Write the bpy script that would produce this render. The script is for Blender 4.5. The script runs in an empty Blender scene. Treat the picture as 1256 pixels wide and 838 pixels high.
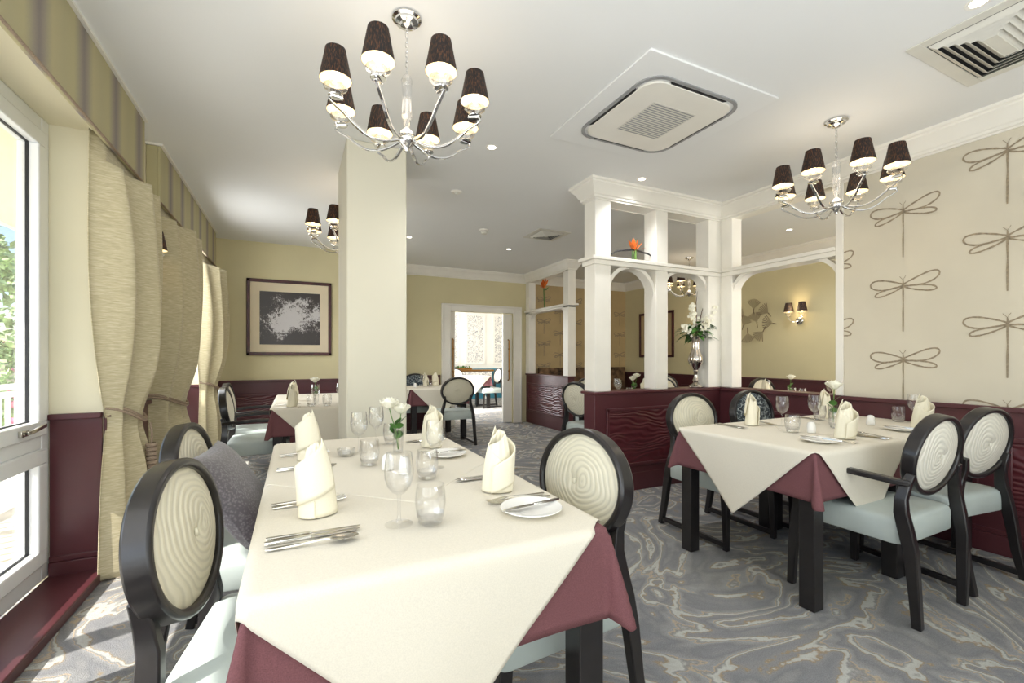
import bpy, math, random
from math import sin, cos, pi, radians, hypot, atan2, sqrt
from mathutils import Matrix, Vector
random.seed(7)
SC = bpy.context.scene
COL = SC.collection
CEIL = 2.72

# ------------------------------------------------------------------ mesh builder
class MB:
    def __init__(s): s.v = []; s.f = []
    def add(s, vs, fs):
        o = len(s.v); s.v += [tuple(p) for p in vs]; s.f += [tuple(i + o for i in q) for q in fs]; return s
    def box(s, x0, y0, z0, x1, y1, z1):
        v = [(x0,y0,z0),(x1,y0,z0),(x1,y1,z0),(x0,y1,z0),(x0,y0,z1),(x1,y0,z1),(x1,y1,z1),(x0,y1,z1)]
        return s.add(v, [(3,2,1,0),(4,5,6,7),(0,1,5,4),(1,2,6,5),(2,3,7,6),(3,0,4,7)])
    def cbox(s, c, d): return s.box(c[0]-d[0]/2, c[1]-d[1]/2, c[2]-d[2]/2, c[0]+d[0]/2, c[1]+d[1]/2, c[2]+d[2]/2)
    def loft(s, rings, close=True, cap=True, loop=False):
        n = len(rings[0]); vs = [p for r in rings for p in r]; fs = []
        m = len(rings)
        for i in range(m if loop else m-1):
            a = i*n; b = ((i+1) % m)*n
            for j in range(n if close else n-1):
                k = (j+1) % n; fs.append((a+j, a+k, b+k, b+j))
        if cap and not loop:
            fs.append(tuple(range(n-1,-1,-1))); fs.append(tuple((m-1)*n+j for j in range(n)))
        return s.add(vs, fs)
    def lathe(s, prof, n=24, c=(0,0,0), cap=False):
        rings = [[(c[0]+r*cos(2*pi*j/n), c[1]+r*sin(2*pi*j/n), c[2]+z) for j in range(n)] for r, z in prof]
        return s.loft(rings, True, cap)
    def tube(s, path, r, n=8, cap=True, loop=False):
        P = [Vector(p) for p in path]; m = len(P); rings = []
        up = None
        for i, p in enumerate(P):
            t = (P[(i+1) % m]-P[i-1]) if loop else (P[min(i+1,m-1)]-P[max(i-1,0)])
            if t.length < 1e-9: t = Vector((0,0,1))
            t.normalize()
            if up is None:
                up = Vector((0,0,1)) if abs(t.z) < .9 else Vector((1,0,0))
            a = (up - t*up.dot(t))
            if a.length < 1e-6: a = t.orthogonal()
            a.normalize(); b = t.cross(a); up = a
            rr = r[i] if isinstance(r, (list, tuple)) else r
            rings.append([p + a*(rr*cos(2*pi*j/n)) + b*(rr*sin(2*pi*j/n)) for j in range(n)])
        return s.loft(rings, True, cap, loop)
    def sweep(s, path, dims, side=(1,0,0), cap=True):
        # rectangular section; dims = (w along side, h across) or list of them
        P = [Vector(p) for p in path]; m = len(P); rings = []; S = Vector(side).normalized()
        for i, p in enumerate(P):
            t = (P[min(i+1,m-1)]-P[max(i-1,0)]).normalized()
            a = (S - t*S.dot(t)).normalized(); b = t.cross(a)
            w, h = dims[i] if isinstance(dims, list) else dims
            rings.append([p+a*w/2+b*h/2, p-a*w/2+b*h/2, p-a*w/2-b*h/2, p+a*w/2-b*h/2])
        return s.loft(rings, True, cap)
    def grid(s, fn, nu, nv, wrap=False):
        vs = [fn(i/nu, j/nv) for i in range(nu+1) for j in range(nv+1)]
        fs = [(i*(nv+1)+j, (i+1)*(nv+1)+j, (i+1)*(nv+1)+j+1, i*(nv+1)+j+1) for i in range(nu) for j in range(nv)]
        return s.add(vs, fs)
    def prism(s, poly, fn, t0, t1):
        n = len(poly)
        return s.loft([[fn(x, y, t0) for x, y in poly], [fn(x, y, t1) for x, y in poly]], True, True)
    def ball(s, c, r, n=12, m=8, sc=(1,1,1)):
        rings = []
        for i in range(m+1):
            a = -pi/2 + pi*i/m
            rr = max(cos(a), 1e-3)
            rings.append([(c[0]+r*sc[0]*rr*cos(2*pi*j/n), c[1]+r*sc[1]*rr*sin(2*pi*j/n), c[2]+r*sc[2]*sin(a)) for j in range(n)])
        return s.loft(rings, True, True)
    def xf(s, M, start=0):
        s.v[start:] = [tuple(M @ Vector(p)) for p in s.v[start:]]; return s

def obj(name, mb, m, parent=None, bevel=0, smooth=True, label=None, kind=None, sub=0, solid=0, angle=40):
    me = bpy.data.meshes.new(name); me.from_pydata(mb.v, [], mb.f); me.update()
    if smooth:
        me.polygons.foreach_set('use_smooth', [True]*len(me.polygons))
        me.set_sharp_from_angle(angle=radians(angle))
    me.materials.append(m)
    o = bpy.data.objects.new(name, me); COL.objects.link(o)
    if parent: o.parent = parent
    if solid:
        d = o.modifiers.new('solid', 'SOLIDIFY'); d.thickness = solid; d.offset = 0
    if bevel:
        b = o.modifiers.new('bevel', 'BEVEL'); b.width = bevel; b.segments = 2; b.limit_method = 'ANGLE'; b.angle_limit = radians(40)
    if sub:
        q = o.modifiers.new('sub', 'SUBSURF'); q.levels = sub; q.render_levels = sub
    if label: o['label'] = label
    if kind: o['kind'] = kind
    return o

def tag(o, label, cat, group=None, kind=None):
    o['label'] = label; o['category'] = cat
    if group: o['group'] = group
    if kind: o['kind'] = kind
    return o
def thing(name, label, cat, loc=(0,0,0), rz=0, group=None):
    o = bpy.data.objects.new(name, None); COL.objects.link(o); o.empty_display_size = .05
    o.location = loc; o.rotation_euler = (0,0,rz)
    return tag(o, label, cat, group)
def struct(name, mb=None, m=None, **k):
    if mb is None:
        o = bpy.data.objects.new(name, None); COL.objects.link(o)
    else: o = obj(name, mb, m, **k)
    o['kind'] = 'structure'; return o
def copy_tree(o, parent=None):
    c = o.copy(); COL.objects.link(c)
    if parent: c.parent = parent
    for ch in list(KIDS.get(o.name, [])) or list(o.children): copy_tree(ch, c)
    return c
KIDS = {}
class Proto:
    """first placing moves the original, later ones copy it with its parts"""
    def __init__(s, root, group=None): s.root = root; s.used = False; s.group = group
    def at(s, loc, rz=0, label=None, group=None, rot=None, scale=None):
        o = s.root if not s.used else copy_tree(s.root)
        s.used = True
        o.location = loc; o.rotation_euler = rot if rot else (0,0,rz)
        o.scale = (scale,)*3 if scale else (1,1,1)
        if label: o['label'] = label
        g = group or s.group
        if g: o['group'] = g
        elif 'group' in o: del o['group']
        return o

# ------------------------------------------------------------------ materials
def srgb(c):
    return tuple((x/255/12.92 if x/255 <= .04045 else ((x/255+.055)/1.055)**2.4) for x in c)
def newmat(name):
    m = bpy.data.materials.new(name); m.use_nodes = True; nt = m.node_tree
    return m, nt, nt.nodes['Principled BSDF']
def N(nt, t, **k):
    n = nt.nodes.new(t)
    for a, b in k.items(): setattr(n, a, b)
    return n
def coords(nt, scale=(1,1,1), kind='Object'):
    tc = N(nt, 'ShaderNodeTexCoord'); mp = N(nt, 'ShaderNodeMapping'); mp.inputs['Scale'].default_value = scale
    nt.links.new(tc.outputs[kind], mp.inputs[0]); return mp.outputs[0]
def noise(nt, vec, scale, detail=3, rough=.5, dist=0):
    n = N(nt, 'ShaderNodeTexNoise'); n.inputs['Scale'].default_value = scale; n.inputs['Detail'].default_value = detail
    n.inputs['Roughness'].default_value = rough; n.inputs['Distortion'].default_value = dist
    nt.links.new(vec, n.inputs['Vector']); return n
def ramp(nt, fac, stops, interp='LINEAR'):
    r = N(nt, 'ShaderNodeValToRGB'); cr = r.color_ramp; cr.interpolation = interp
    while len(cr.elements) < len(stops): cr.elements.new(.5)
    for e, (p, c) in zip(cr.elements, stops): e.position = p; e.color = (*srgb(c), 1)
    nt.links.new(fac, r.inputs[0]); return r.outputs[0]
def bump(nt, bs, h, strength=.3, dist=.01):
    b = N(nt, 'ShaderNodeBump'); b.inputs['Strength'].default_value = strength; b.inputs['Distance'].default_value = dist
    nt.links.new(h, b.inputs['Height']); nt.links.new(b.outputs[0], bs.inputs['Normal'])
def plain(name, c, rough=.5, metal=0, var=.06, vs=6, bs=0, bscale=200, sheen=0, coat=0, spec=None, emit=None):
    m, nt, b = newmat(name)
    v = coords(nt)
    n = noise(nt, v, vs, 4)
    lo = tuple(max(0, x*(1-var)) for x in c); hi = tuple(min(255, x*(1+var)) for x in c)
    nt.links.new(ramp(nt, n.outputs[0], [(.3, lo), (.7, hi)]), b.inputs['Base Color'])
    b.inputs['Roughness'].default_value = rough; b.inputs['Metallic'].default_value = metal
    if sheen: b.inputs['Sheen Weight'].default_value = sheen
    if coat: b.inputs['Coat Weight'].default_value = coat
    if spec is not None: b.inputs['Specular IOR Level'].default_value = spec
    if emit:
        b.inputs['Emission Color'].default_value = (*srgb(emit[0]), 1); b.inputs['Emission Strength'].default_value = emit[1]
    if bs: bump(nt, b, noise(nt, v, bscale, 2).outputs[0], bs, .003)
    return m
def weave(name, c, sc=(900,900,250), rough=.9, var=.05, strength=.25):
    m, nt, b = newmat(name)
    v = coords(nt, sc); n = noise(nt, v, 1, 2)
    lo = tuple(x*(1-var) for x in c); hi = tuple(min(255, x*(1+var)) for x in c)
    nt.links.new(ramp(nt, n.outputs[0], [(.3, lo), (.7, hi)]), b.inputs['Base Color'])
    b.inputs['Roughness'].default_value = rough; b.inputs['Specular IOR Level'].default_value = .15
    bump(nt, b, n.outputs[0], strength, .002); return m
def glass(name, tint=(255,255,255), lo=.03, hi=.5, rough=.02):
    m = bpy.data.materials.new(name); m.use_nodes = True; nt = m.node_tree; nt.nodes.remove(nt.nodes['Principled BSDF'])
    out = nt.nodes['Material Output']
    t = N(nt, 'ShaderNodeBsdfTransparent'); t.inputs[0].default_value = (*srgb(tint), 1)
    g = N(nt, 'ShaderNodeBsdfGlossy'); g.inputs['Roughness'].default_value = rough
    lw = N(nt, 'ShaderNodeLayerWeight'); lw.inputs[0].default_value = .35
    mr = N(nt, 'ShaderNodeMapRange'); mr.inputs[1].default_value = 0; mr.inputs[2].default_value = 1
    mr.inputs[3].default_value = lo; mr.inputs[4].default_value = hi
    nt.links.new(lw.outputs['Facing'], mr.inputs[0])
    mx = N(nt, 'ShaderNodeMixShader'); nt.links.new(mr.outputs[0], mx.inputs[0])
    nt.links.new(t.outputs[0], mx.inputs[1]); nt.links.new(g.outputs[0], mx.inputs[2]); nt.links.new(mx.outputs[0], out.inputs[0])
    return m
def glow(name, c, strength):
    m = bpy.data.materials.new(name); m.use_nodes = True; nt = m.node_tree; nt.nodes.remove(nt.nodes['Principled BSDF'])
    e = N(nt, 'ShaderNodeEmission'); e.inputs[0].default_value = (*srgb(c), 1); e.inputs[1].default_value = strength
    nt.links.new(e.outputs[0], nt.nodes['Material Output'].inputs[0]); return m

M = {}
M['cream'] = plain('cream paint', (234,227,200), .75, var=.015, vs=1.5)
M['wallyel'] = plain('yellow cream paint', (214,204,164), .75, var=.02, vs=1.5)
M['pillar'] = plain('pale pillar paint', (222,217,198), .7, var=.012, vs=1.5)
M['paper'] = plain('beige wallpaper', (213,205,186), .8, var=.03, vs=1.2)
M['goldpaper'] = plain('gold wallpaper', (190,168,126), .7, var=.04, vs=3)
M['ceil'] = plain('ceiling paint', (236,236,234), .85, var=.008, vs=.7)
M['white'] = plain('white gloss paint', (240,236,226), .35, var=.01)
M['upvc'] = plain('white window frame', (244,246,246), .3, var=.01)
M['motif'] = plain('motif ink', (150,136,114), .8, var=.12, vs=60)
M['black'] = plain('black stained wood', (30,27,28), .32, var=.15, vs=20, coat=.2)
M['chrome'] = plain('chrome', (222,222,222), .06, 1, var=.01)
M['steel'] = plain('cutlery steel', (196,192,184), .16, 1, var=.01)
M['silver'] = plain('hammered silver', (205,198,190), .14, 1, var=.05, bs=.5, bscale=25)
M['china'] = plain('white china', (244,242,236), .2, var=.008)
M['linen'] = weave('white linen', (228,221,205), (350,350,350), .9, .02, .12)
M['burg'] = weave('burgundy linen', (120,80,83), (420,420,420), .9, .08, .2)
M['napkin'] = weave('ivory linen', (238,231,208), (500,500,500), .9, .02, .15)
M['leather'] = plain('pale blue leather', (190,200,196), .45, var=.03, vs=5, bs=.1, bscale=350)
M['dkpat'] = None
M['glass'] = glass('clear glass')
M['cut'] = glass('cut crystal', lo=.10, hi=.9)
M['pane'] = glass('window glass', lo=.02, hi=.35, rough=.0)
M['petal'] = plain('white petal', (246,243,226), .55, var=.04, vs=40)
M['leaf'] = plain('green leaf', (74,116,52), .45, var=.3, vs=30)
M['stem'] = plain('stem green', (96,130,60), .5, var=.2)
M['twig'] = plain('twig', (96,70,58), .7, var=.2)
M['orange'] = plain('orange petal', (226,112,48), .5, var=.2, vs=20)
M['gap'] = plain('dark gap', (30,30,32), .6)
M['vent'] = plain('vent paint', (222,219,208), .5, var=.02)
M['grill'] = plain('grey grille', (150,150,150), .4)
M['mount'] = plain('ivory picture mount', (226,212,184), .8, var=.01)
M['frame'] = plain('mahogany frame', (70,30,34), .35, var=.2, vs=15)
M['brass'] = plain('aged brass', (150,110,60), .3, .8)
M['teal'] = plain('teal paint', (54,128,150), .4, var=.04)
M['rubber'] = plain('black rubber', (22,22,26), .5)
M['rope'] = weave('tieback cord', (156,138,120), (300,300,300), .8, .15, .4)
M['bulb'] = glow('warm bulb', (255,226,180), 7)
M['spot'] = glow('spot bulb', (255,244,225), 9)
M['stripe'] = None

def mat_maroon():
    m, nt, b = newmat('maroon gloss paint')
    v = coords(nt); n = noise(nt, v, 3, 3)
    nt.links.new(ramp(nt, n.outputs[0], [(.3, (80,39,44)), (.7, (88,45,50))]), b.inputs['Base Color'])
    b.inputs['Roughness'].default_value = .35
    return m
def mat_maroon_wavy():
    m, nt, b = newmat('maroon rippled panel')
    v = coords(nt, (1,1,1))
    n0 = noise(nt, coords(nt, (2.2,2.2,4)), 1.0, 2)
    w = N(nt, 'ShaderNodeTexWave', wave_type='BANDS', bands_direction='Z'); w.inputs['Scale'].default_value = 8
    w.inputs['Distortion'].default_value = 0
    add = N(nt, 'ShaderNodeVectorMath', operation='MULTIPLY_ADD')
    nt.links.new(n0.outputs[0], add.inputs[0]); add.inputs[1].default_value = (0,0,.28); nt.links.new(v, add.inputs[2])
    nt.links.new(add.outputs[0], w.inputs['Vector'])
    b.inputs['Base Color'].default_value = (*srgb((88,38,44)), 1); b.inputs['Roughness'].default_value = .3
    bump(nt, b, w.outputs['Fac'], .45, .010); return m
M['maroon'] = mat_maroon(); M['ripple'] = mat_maroon_wavy()

def mat_carpet():
    m, nt, b = newmat('agate carpet')
    v = coords(nt, (1,1,1))
    n1 = noise(nt, v, 1.15, 3.2, .5, 1.6)
    mul = N(nt, 'ShaderNodeMath', operation='MULTIPLY'); mul.inputs[1].default_value = 9.0
    nt.links.new(n1.outputs[0], mul.inputs[0])
    n1b = noise(nt, v, 40, 2); ad = N(nt, 'ShaderNodeMath', operation='MULTIPLY_ADD'); ad.inputs[1].default_value = .28
    nt.links.new(n1b.outputs[0], ad.inputs[0]); nt.links.new(mul.outputs[0], ad.inputs[2])
    fr = N(nt, 'ShaderNodeMath', operation='FRACT'); nt.links.new(ad.outputs[0], fr.inputs[0])
    c1 = ramp(nt, fr.outputs[0], [(0,(158,158,160)),(.14,(172,171,170)),(.3,(184,184,184)),(.35,(206,194,170)),(.40,(170,167,164)),(.50,(210,210,206)),(.60,(204,203,198)),(.64,(186,166,138)),(.69,(172,170,168)),(.86,(164,164,166)),(1,(158,158,160))])
    n2 = noise(nt, v, 220, 2)
    mx = N(nt, 'ShaderNodeMix', data_type='RGBA', blend_type='OVERLAY'); mx.inputs[0].default_value = .55
    nt.links.new(c1, mx.inputs['A']); nt.links.new(ramp(nt, n2.outputs[0], [(.3,(104,104,104)),(.7,(156,156,156))]), mx.inputs['B'])
    n3 = noise(nt, v, .9, 2)
    mx2 = N(nt, 'ShaderNodeMix', data_type='RGBA', blend_type='MULTIPLY'); mx2.inputs[0].default_value = 1
    nt.links.new(mx.outputs['Result'], mx2.inputs['A']); nt.links.new(ramp(nt, n3.outputs[0], [(.35,(242,244,248)),(.7,(255,254,250))]), mx2.inputs['B'])
    nt.links.new(mx2.outputs['Result'], b.inputs['Base Color'])
    b.inputs['Roughness'].default_value = 1; b.inputs['Specular IOR Level'].default_value = .05
    bump(nt, b, n2.outputs[0], .5, .006); return m
M['carpet'] = mat_carpet()

def mat_pleat(name, c):
    m, nt, b = newmat(name)
    v = coords(nt)
    n0 = noise(nt, v, 5, 1)
    add = N(nt, 'ShaderNodeVectorMath', operation='MULTIPLY_ADD')
    nt.links.new(n0.outputs[1], add.inputs[0]); add.inputs[1].default_value = (.13,0,.13); nt.links.new(v, add.inputs[2])
    ad2 = N(nt, 'ShaderNodeVectorMath', operation='ADD'); ad2.inputs[1].default_value = (-.02,0,-.82); nt.links.new(add.outputs[0], ad2.inputs[0])
    w = N(nt, 'ShaderNodeTexWave', wave_type='RINGS', rings_direction='Y'); w.inputs['Scale'].default_value = 14
    nt.links.new(ad2.outputs[0], w.inputs['Vector'])
    nt.links.new(ramp(nt, w.outputs['Fac'], [(0, tuple(x*.93 for x in c)), (.5, c)]), b.inputs['Base Color'])
    b.inputs['Roughness'].default_value = .55; b.inputs['Specular IOR Level'].default_value = .3
    bump(nt, b, w.outputs['Fac'], .25, .012); return m
M['pleat'] = mat_pleat('pleated ivory fabric', (224,218,196))
M['pleatw'] = mat_pleat('pleated pale fabric', (232,228,214))
def mat_dark_pattern():
    m, nt, b = newmat('dark patterned fabric')
    n = noise(nt, coords(nt), 26, 3, .6, 2)
    nt.links.new(ramp(nt, n.outputs[0], [(.42,(28,36,44)),(.52,(52,66,78)),(.6,(170,178,178))]), b.inputs['Base Color'])
    b.inputs['Roughness'].default_value = .7; return m
M['dkpat'] = mat_dark_pattern()

def mat_pelmet():
    m, nt, b = newmat('striped pelmet fabric')
    tc = N(nt, 'ShaderNodeTexCoord'); sp = N(nt, 'ShaderNodeSeparateXYZ'); nt.links.new(tc.outputs['Object'], sp.inputs[0])
    a = N(nt, 'ShaderNodeMath', operation='MULTIPLY_ADD'); a.inputs[1].default_value = 1/.4; a.inputs[2].default_value = .72
    nt.links.new(sp.outputs['Y'], a.inputs[0])
    n = noise(nt, coords(nt, (60,60,300)), 1, 2)
    a2 = N(nt, 'ShaderNodeMath', operation='MULTIPLY_ADD'); a2.inputs[1].default_value = .10; nt.links.new(n.outputs[0], a2.inputs[0]); nt.links.new(a.outputs[0], a2.inputs[2])
    fr = N(nt, 'ShaderNodeMath', operation='FRACT'); nt.links.new(a2.outputs[0], fr.inputs[0])
    nt.links.new(ramp(nt, fr.outputs[0], [(0,(180,172,136)),(.24,(184,176,136)),(.40,(158,148,132)),(.5,(136,128,124)),(.60,(158,148,132)),(.76,(186,177,138)),(1,(180,172,136))]), b.inputs['Base Color'])
    b.inputs['Roughness'].default_value = .8; bump(nt, b, n.outputs[0], .2, .002); return m
M['stripe'] = mat_pelmet()
def mat_curtain():
    m, nt, b = newmat('slub curtain fabric')
    n = noise(nt, coords(nt, (22,22,190)), 1, 3, .6)
    nt.links.new(ramp(nt, n.outputs[0], [(.3,(176,165,132)),(.52,(194,183,150)),(.72,(212,202,172))]), b.inputs['Base Color'])
    b.inputs['Roughness'].default_value = .75; b.inputs['Specular IOR Level'].default_value = .25; b.inputs['Sheen Weight'].default_value = .2
    bump(nt, b, n.outputs[0], .25, .003); return m
M['curtain'] = mat_curtain()
def mat_cushion():
    m, nt, b = newmat('grey woven cushion')
    v = coords(nt, (1,1,1))
    w1 = N(nt, 'ShaderNodeTexWave', wave_type='BANDS', bands_direction='DIAGONAL'); w1.inputs['Scale'].default_value = 18; w1.inputs['Distortion'].default_value = 1
    vo = N(nt, 'ShaderNodeTexVoronoi'); vo.inputs['Scale'].default_value = 120; nt.links.new(v, vo.inputs['Vector'])
    nt.links.new(ramp(nt, vo.outputs['Distance'], [(.1,(132,127,130)),(.6,(96,91,95))]), b.inputs['Base Color'])
    b.inputs['Roughness'].default_value = .8; b.inputs['Sheen Weight'].default_value = .3
    bump(nt, b, vo.outputs['Distance'], -.6, .006); return m
M['cushion'] = mat_cushion()
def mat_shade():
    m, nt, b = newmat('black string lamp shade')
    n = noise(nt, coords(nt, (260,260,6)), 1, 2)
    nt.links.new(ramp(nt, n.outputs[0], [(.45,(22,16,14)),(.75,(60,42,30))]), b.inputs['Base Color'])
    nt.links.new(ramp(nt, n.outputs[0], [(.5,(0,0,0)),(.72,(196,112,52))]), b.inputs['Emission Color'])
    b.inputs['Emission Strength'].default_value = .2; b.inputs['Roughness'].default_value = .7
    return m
M['shade'] = mat_shade()
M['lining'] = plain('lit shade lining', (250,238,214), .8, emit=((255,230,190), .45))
def mat_photo():
    m, nt, b = newmat('monochrome tree photograph')
    v = coords(nt)
    big = noise(nt, v, 2.6, 2, .5); fine = noise(nt, v, 28, 5, .75, 1)
    # darker towards the borders, bright sky gap through the middle
    ln = N(nt, 'ShaderNodeVectorMath', operation='LENGTH'); mp = N(nt, 'ShaderNodeMapping'); mp.inputs['Rotation'].default_value = (0,.7,0); mp.inputs['Scale'].default_value = (2.0,0,4.4); mp.inputs['Location'].default_value = (-.15,0,-.15)
    nt.links.new(v, mp.inputs[0]); nt.links.new(mp.outputs[0], ln.inputs[0])
    a = N(nt, 'ShaderNodeMath', operation='MULTIPLY_ADD'); a.inputs[1].default_value = .75; nt.links.new(fine.outputs[0], a.inputs[0])
    a1 = N(nt, 'ShaderNodeMath', operation='MULTIPLY_ADD'); a1.inputs[1].default_value = -.26; a1.inputs[2].default_value = .10
    nt.links.new(ln.outputs['Value'], a1.inputs[0]); nt.links.new(a1.outputs[0], a.inputs[2])
    a2 = N(nt, 'ShaderNodeMath', operation='MULTIPLY_ADD'); a2.inputs[1].default_value = 1.0; nt.links.new(big.outputs[0], a2.inputs[0]); nt.links.new(a.outputs[0], a2.inputs[2])
    nt.links.new(ramp(nt, a2.outputs[0], [(.74,(52,45,43)),(.79,(100,92,88)),(.83,(200,196,196))]), b.inputs['Base Color'])
    b.inputs['Roughness'].default_value = .35; return m
M['photo'] = mat_photo()
def mat_mural():
    m, nt, b = newmat('white wall with printed ornament')
    n = noise(nt, coords(nt), 5, 4, .6, 3)
    nt.links.new(ramp(nt, n.outputs[0], [(.46,(236,232,222)),(.5,(110,112,122)),(.54,(236,232,222))]), b.inputs['Base Color'])
    b.inputs['Roughness'].default_value = .7; return m
M['mural'] = mat_mural()
M['checker'] = plain('striped bench fabric', (90,70,50), .8, var=.6, vs=9)
M['foliage'] = plain('garden foliage', (150,172,122), .7, var=.5, vs=9)
M['paving'] = plain('pale paving', (214,208,196), .9, var=.06)
M['flower'] = plain('pink flower', (214,120,140), .6, var=.3)
M['soffit'] = plain('veranda boards', (240,232,206), .7, var=.02)

# ------------------------------------------------------------------ camera, world, light
cam = bpy.data.cameras.new('camera'); co = bpy.data.objects.new('camera', cam); COL.objects.link(co)
co.location = (0,0,1.2); co.rotation_euler = (pi/2, 0, -radians(25.72))
cam.sensor_width = 36; cam.lens = 36*552.1/1256; cam.shift_y = 19.3/1256; cam.clip_start = .02
SC.camera = co
w = bpy.data.worlds.new('sky'); SC.world = w; w.use_nodes = True; nt = w.node_tree
sky = nt.nodes.new('ShaderNodeTexSky'); sky.sky_type = 'NISHITA'; sky.sun_disc = False; sky.sun_elevation = radians(42); sky.sun_rotation = radians(250)
nt.links.new(sky.outputs[0], nt.nodes['Background'].inputs[0]); nt.nodes['Background'].inputs[1].default_value = .32
def lamp(kind, name, loc, energy, color=(1,1,1), target=None, **k):
    l = bpy.data.lights.new(name, kind); l.energy = energy; l.color = color
    for a, b in k.items(): setattr(l, a, b)
    o = bpy.data.objects.new(name, l); COL.objects.link(o); o.location = loc
    if target is not None:
        d = Vector(target)-Vector(loc); o.rotation_euler = d.to_track_quat('-Z','Y').to_euler()
    return o
lamp('SUN', 'sun', (-6,-2,6), 10, (1,.96,.88), target=(-6+.72,-2+.25,6-.62), angle=radians(.6))
lamp('AREA', 'window_light_behind', (1.2,-2.35,1.5), 50, (.80,.90,1), target=(1.4,2,1.2), shape='RECTANGLE', size=4.6, size_y=2.0)
lamp('AREA', 'added_ceiling_fill', (1.0,-.9,.9), 56, (.90,.95,1), target=(1.3,-.6,CEIL), shape='DISK', size=1.6)  # unseen upward lamp added behind the camera to brighten the ceiling
lamp('AREA', 'window_light_left', (-1.05,.9,1.5), 26, (.92,.96,1), target=(1.0,3.4,1.3), shape='RECTANGLE', size=3.0, size_y=1.6)
lamp('AREA', 'window_light_left_far', (-1.12,5.05,1.5), 60, (.94,.97,1), target=(2,5.0,.6), shape='RECTANGLE', size=1.6, size_y=1.9)
lamp('AREA', 'window_light_next_room', (2.3,9.6,1.5), 170, (.97,.98,1), target=(5,10.3,1.3), shape='RECTANGLE', size=2.4, size_y=1.9)
lamp('AREA', 'inner_room_area_light', (5.0,.3,1.6), 50, (1,.98,.94), target=(4.8,4,1.7), shape='RECTANGLE', size=1.6, size_y=1.6)  # area lamp at the inner room's near wall, which has no window
SC.view_settings.view_transform = 'Standard'; SC.view_settings.look = 'None'; SC.view_settings.exposure = 0; SC.view_settings.gamma = 1
SC.cycles.use_denoising = True; SC.cycles.caustics_reflective = False; SC.cycles.caustics_refractive = False
SC.cycles.max_bounces = 8; SC.cycles.diffuse_bounces = 5; SC.cycles.transparent_max_bounces = 24
SC.cycles.sample_clamp_indirect = 6

# ------------------------------------------------------------------ room shell
XL, XR, YP, YD, YB = -.95, 3.87, 6.80, 7.43, -2.6
struct('floor', MB().box(-1.3,YB-.1,-.1, 6.4,7.57,0).box(2.0,7.57,-.1,6.4,12.3,0), M['carpet'], smooth=False)
struct('ceiling', MB().box(-1.3,YB-.1,CEIL, 6.4,7.57,CEIL+.1).box(2.0,7.57,CEIL,6.4,12.3,CEIL+.1), M['ceil'], smooth=False)
mb = MB()
for a, b in ((3.2,4.45),(6.0,YP+.1)): mb.box(-1.30,a,0, XL,b,CEIL)
mb.box(-1.30,YB-.1,2.43, XL,3.2,CEIL); mb.box(-1.30,4.45,2.43, XL,6.0,CEIL); mb.box(-1.30,YB-.1,0, XL,-2.2,2.43)
struct('wall_left', mb, M['cream'], smooth=False)
mb = MB().box(XL,YP,0, 1.0,YP+.1,CEIL).box(.95,YP+.1,0,1.05,YD+.1,CEIL)
struct('wall_back', mb, M['wallyel'], smooth=False)
mb = MB().box(1.05,YD,0, 2.40,YD+.14,CEIL).box(3.60,YD,0,3.99,YD+.14,CEIL).box(2.40,YD,2.0,3.60,YD+.14,CEIL)
struct('wall_door', mb, M['wallyel'], smooth=False)
wr = struct('wall_right', MB().box(XR,YB,0, XR+.14,2.07,CEIL), M['paper'], smooth=False)
struct('wall_front', MB().box(-1.3,YB-.1,0, 6.4,YB,CEIL), M['cream'], smooth=False)
struct('wall_inner', MB().box(6.2,0,0,6.3,7.43,CEIL), M['wallyel'], smooth=False)
struct('wall_inner_near', MB().box(XR+.14,0,0,6.3,.1,CEIL), M['wallyel'], smooth=False)
wip = struct('wall_inner_back', MB().box(3.99,YD,0,6.3,YD+.14,CEIL), M['goldpaper'], smooth=False)

# dragonflies printed on the wallpaper
def dragonfly(mb, P, s=1.0, thick=.0055, mini=False):
    # P(u, v) maps wallpaper plane to 3D ; u to the viewer's right, v up
    cnt = [0]
    def stroke(pts, w):
        cnt[0] += 1; dep = .0006*cnt[0]
        n = len(pts); L = []; Rr = []
        for i, (x, y) in enumerate(pts):
            a = pts[max(i-1,0)]; b = pts[min(i+1,n-1)]; dx, dy = b[0]-a[0], b[1]-a[1]; l = hypot(dx,dy) or 1
            ww = w*(.6+.5*abs(sin(i*1.1)))
            L.append((x-dy/l*ww, y+dx/l*ww)); Rr.append((x+dy/l*ww, y-dx/l*ww))
        mb.loft([[P(*(Vector(q)*s), dep) for q in (l, r)] for l, r in zip(L, Rr)], close=False, cap=False)
    def wing(sx, y0, x1, y1, fat, skew):
        pts = []
        for i in range(25):
            t = 2*pi*i/24
            r = (1-cos(t))/2                # 0 at root, 1 at tip
            o = sin(t)*fat*(.35+.65*r)
            pts.append((sx*(r*x1), y0+(y1-y0)*r**skew+o))
        stroke(pts, thick)
    wing(1, 0, .20, .055, .048, 1.3); wing(-1, 0, .20, .02, .048, 1.3)
    wing(1, -.01, .185, -.045, .026, .8); wing(-1, -.01, .17, -.062, .026, .8)
    stroke([(0,.035),(0.001,.0),(0,-.06),(.001,-.13),(0,-.2),(0,-.27),(0,-.33)], thick*(1 if mini else .9))
    if not mini: stroke([(0,.035),(-.02,.06)], .0015); stroke([(0,.035),(.016,.062)], .0015)
mb = MB()
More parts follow.
